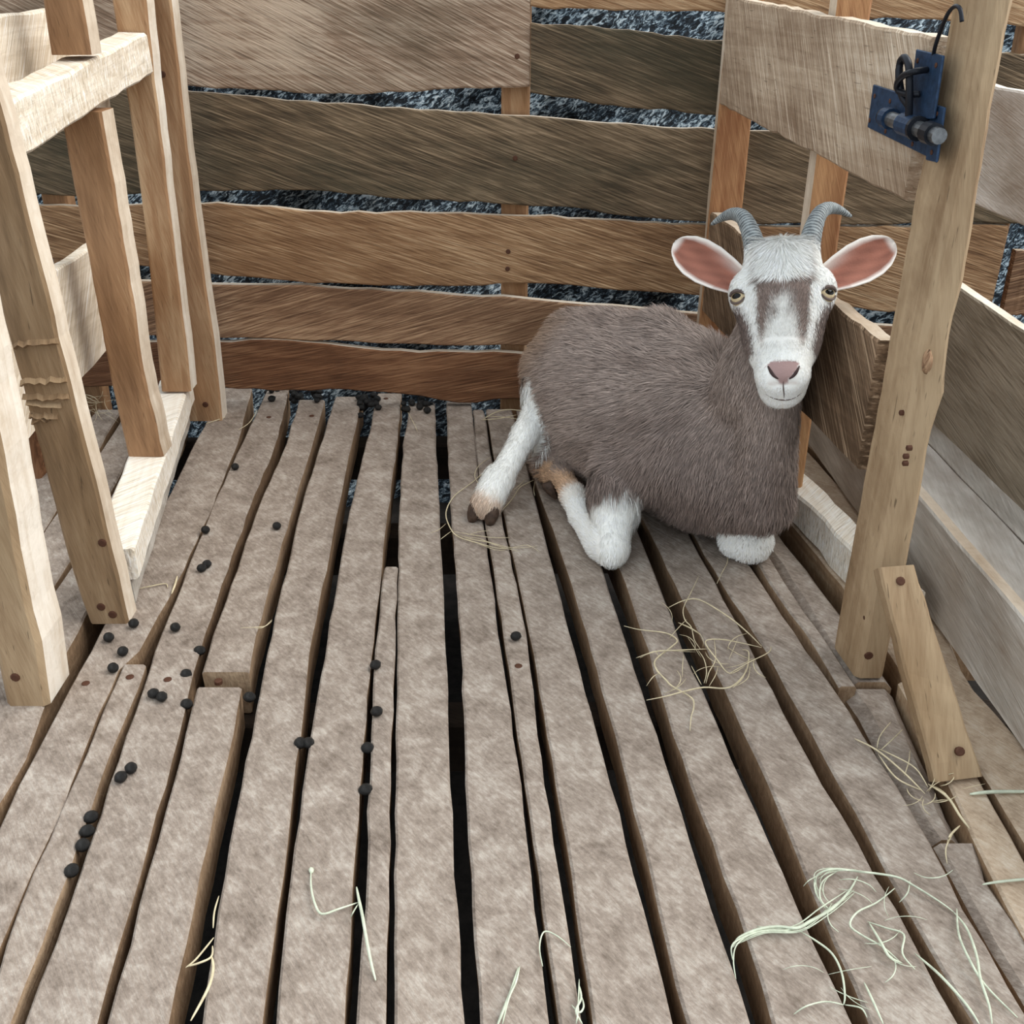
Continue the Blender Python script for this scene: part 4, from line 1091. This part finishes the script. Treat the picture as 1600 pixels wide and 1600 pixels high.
def ear(q):
    nt_, nw = 48, 20
    base, tip = hp(q * .046, -.020, -.040), (hp(q * .148, -.104, -.046) if q < 0 else hp(q * .150, -.086, -.046))
    ax = tip - base; Ln = ax.length; ax.normalize()
    w = HN.cross(ax).normalized()
    if w.z < 0: w = -w
    fn = ax.cross(w).normalized()
    if fn.dot(HN) < 0: fn = -fn
    V, C, Fc = [], [], []
    prof = [(0, .016), (.12, .0195), (.3, .0255), (.5, .0295), (.68, .029), (.82, .0245), (.92, .017), (.97, .011), (1, .002)]
    inner, white = lin(146, 94, 78), lin(236, 228, 220)
    for side in (0, 1):
        for i in range(nt_ + 1):
            t = i / nt_; hw = pl(prof, t)
            for j in range(nw + 1):
                x = -1 + 2 * j / nw
                cup = (.55 * hw + .004) * (1 - x * x) * (1 - .55 * t)
                p = base + ax * (t * Ln) + w * (x * hw - .006 * t * (1 - t) * 2) - fn * (cup - .010 * (1 - t)) - fn * (.0032 if side else 0) - fn * (.016 * t * t)
                V.append(p)
                rim = max(sst(.70, .93, np.array(abs(x))), sst(.90, .985, np.array(t)))
                up = .75 * float(sst(.25, .95, np.array(x))) * float(sst(.65, .1, np.array(t)))
                k = min(1.0, max(float(rim), up))
                c = inner * (1 + .35 * math.sin(9 * x + 6 * t) * math.sin(14 * t + 3 * x) * .6) * (1 - k) + white * k
                if x < -.1 and t < .3: c = c * .75 + lin(120, 66, 54) * .25
                C.append(white * .92 if side else c)
    N1 = (nt_ + 1) * (nw + 1)
    for i in range(nt_):
        for j in range(nw):
            a = i * (nw + 1) + j; b = a + 1; c = a + nw + 2; d = a + nw + 1
            Fc.append((a, b, c, d)); Fc.append((N1 + a, N1 + d, N1 + c, N1 + b))
    edge = [i * (nw + 1) for i in range(nt_ + 1)] + [nt_ * (nw + 1) + j for j in range(1, nw + 1)] + [i * (nw + 1) + nw for i in range(nt_ - 1, -1, -1)] + [j for j in range(nw - 1, 0, -1)]
    for i in range(len(edge)):
        a, b = edge[i], edge[(i + 1) % len(edge)]; Fc.append((a, N1 + a, N1 + b, b))
    o = mesh_obj('ear', V, Fc, M['skin'], goat, smooth=True)
    bm = bmesh.new(); bm.from_mesh(o.data); bmesh.ops.recalc_face_normals(bm, faces=bm.faces); bm.to_mesh(o.data); bm.free()
    set_col(o.data, np.array(C)); o['label'] = 'pink-lined ear with a white rim'
for q in (-1, 1):
    ear(q)
    ec = hp(q * .0530, .001, -.0160); er = .0146
    eye = blob('eye', ec, er, (1, 1, 1), 'eye', goat, seg=24, rings=16)
    out = (HS * q * .55 + HN * .83).normalized()
    hz = (HLn.cross(out)).normalized(); vt = out.cross(hz)
    V, Fc = [], []
    for r0, dz in ((0, .0006), (.5, .0005), (1, 0)):                   # horizontal slot pupil hugging the eyeball
        for j in range(20):
            t = 2 * math.pi * j / 20
            v = hz * math.cos(t) * .0080 * r0 + vt * math.sin(t) * .0040 * r0
            V.append(ec + (out * er + v).normalized() * (er + dz))
    for a in range(2):
        for j in range(20):
            j2 = (j + 1) % 20; Fc.append((a * 20 + j, a * 20 + j2, (a + 1) * 20 + j2, (a + 1) * 20 + j))
    mesh_obj('pupil', V, Fc, M['pupil'], eye, smooth=True)
    TOPS = 1 if vt.z > 0 else -1
    for top in (1, -1):                                                  # eyelids
        pts = []
        for j in range(13):
            t = -1.25 + 2.5 * j / 12
            v = hz * math.sin(t) * .0122 + vt * top * math.cos(t) * (.0056 if top == TOPS else .0092)
            pts.append(ec + (out * (er * .80) + v).normalized() * (er + .0012))
        V, Fc = tube('', pts, .0028 if top == TOPS else .0018, None, n=7, taper=[.5 + .5 * math.sin(math.pi * j / 12) for j in range(13)])
        mesh_obj('eyelid', V, Fc, M['lid'], goat, smooth=True)

tree = BVHTree.FromPolygons([tuple(p) for p in GP], [tuple(int(i) for i in q) for q in GQ])
def on_goat(x, y, lift=0.0):
    r = ray(x, y).normalized(); hit, nn, _, _ = tree.ray_cast(EYE, r)
    return (hit + nn * lift) if hit else None
def surf_strip(name, pix, r, mat, label=None, taper=True):
    pts = [on_goat(x, y, .0002) for x, y in pix]; pts = [p for p in pts if p is not None]
    if len(pts) < 3: return
    sp = smooth_path(pts, 4)
    tp = [.35 + .65 * math.sin(math.pi * i / (len(sp) - 1)) for i in range(len(sp))] if taper else None
    V, Fc = tube('', sp, r, None, n=7, taper=tp)
    o = mesh_obj(name, V, Fc, M[mat], goat, smooth=True)
    if label: o['label'] = label
surf_strip('nostril', [(1200, 572), (1204, 580), (1209, 587), (1216, 592)], .0022, 'nostril')
surf_strip('nostril', [(1249, 572), (1245, 580), (1240, 587), (1233, 592)], .0022, 'nostril')
surf_strip('mouth', [(1197, 616), (1206, 621), (1216, 624), (1225, 625), (1234, 624), (1244, 620), (1252, 614)], .0011, 'lid')
surf_strip('philtrum', [(1224, 596), (1224, 606), (1225, 614), (1225, 622)], .0009, 'lid')

def claw(c, fwd, upv, ln, wd, ht):
    fwd = Vector(fwd).normalized(); upv = Vector(upv).normalized(); sd = fwd.cross(upv).normalized(); upv = sd.cross(fwd).normalized()
    secs = []
    for f, a, b in ((0, .8, 1.0), (.25, 1, 1), (.55, .95, .8), (.82, .7, .5), (1, .3, .22)):
        p = Vector(c) + fwd * (ln * f); ring = []
        for j in range(10):
            t = 2 * math.pi * j / 10
            z = math.sin(t); z = max(z, -.55)
            ring.append(p + sd * math.cos(t) * wd * a + upv * (z * ht * b - ht * .45 * (1 - b)))
        secs.append(ring)
    return loft('hoof', secs, M['hoof'], goat, smooth=True)
fd = Vector((-.30, -.72, -.62))
for sx_ in (-1, 1):
    c = Vector((-.047, 1.634, .024)) + Vector((.0155 * sx_, -.006 * sx_, 0))
    claw(c, fd, Vector((-.1, -.55, .8)), .032, .0125, .0155)
fd = Vector((.25, -.25, -.75))
for sx_ in (-1, 1):
    c = Vector((.076, 1.722, .040)) + Vector((.010 * sx_, .012 * sx_, -.004))
    claw(c, fd, Vector((-.9, -.2, .1)), .034, .011, .014)
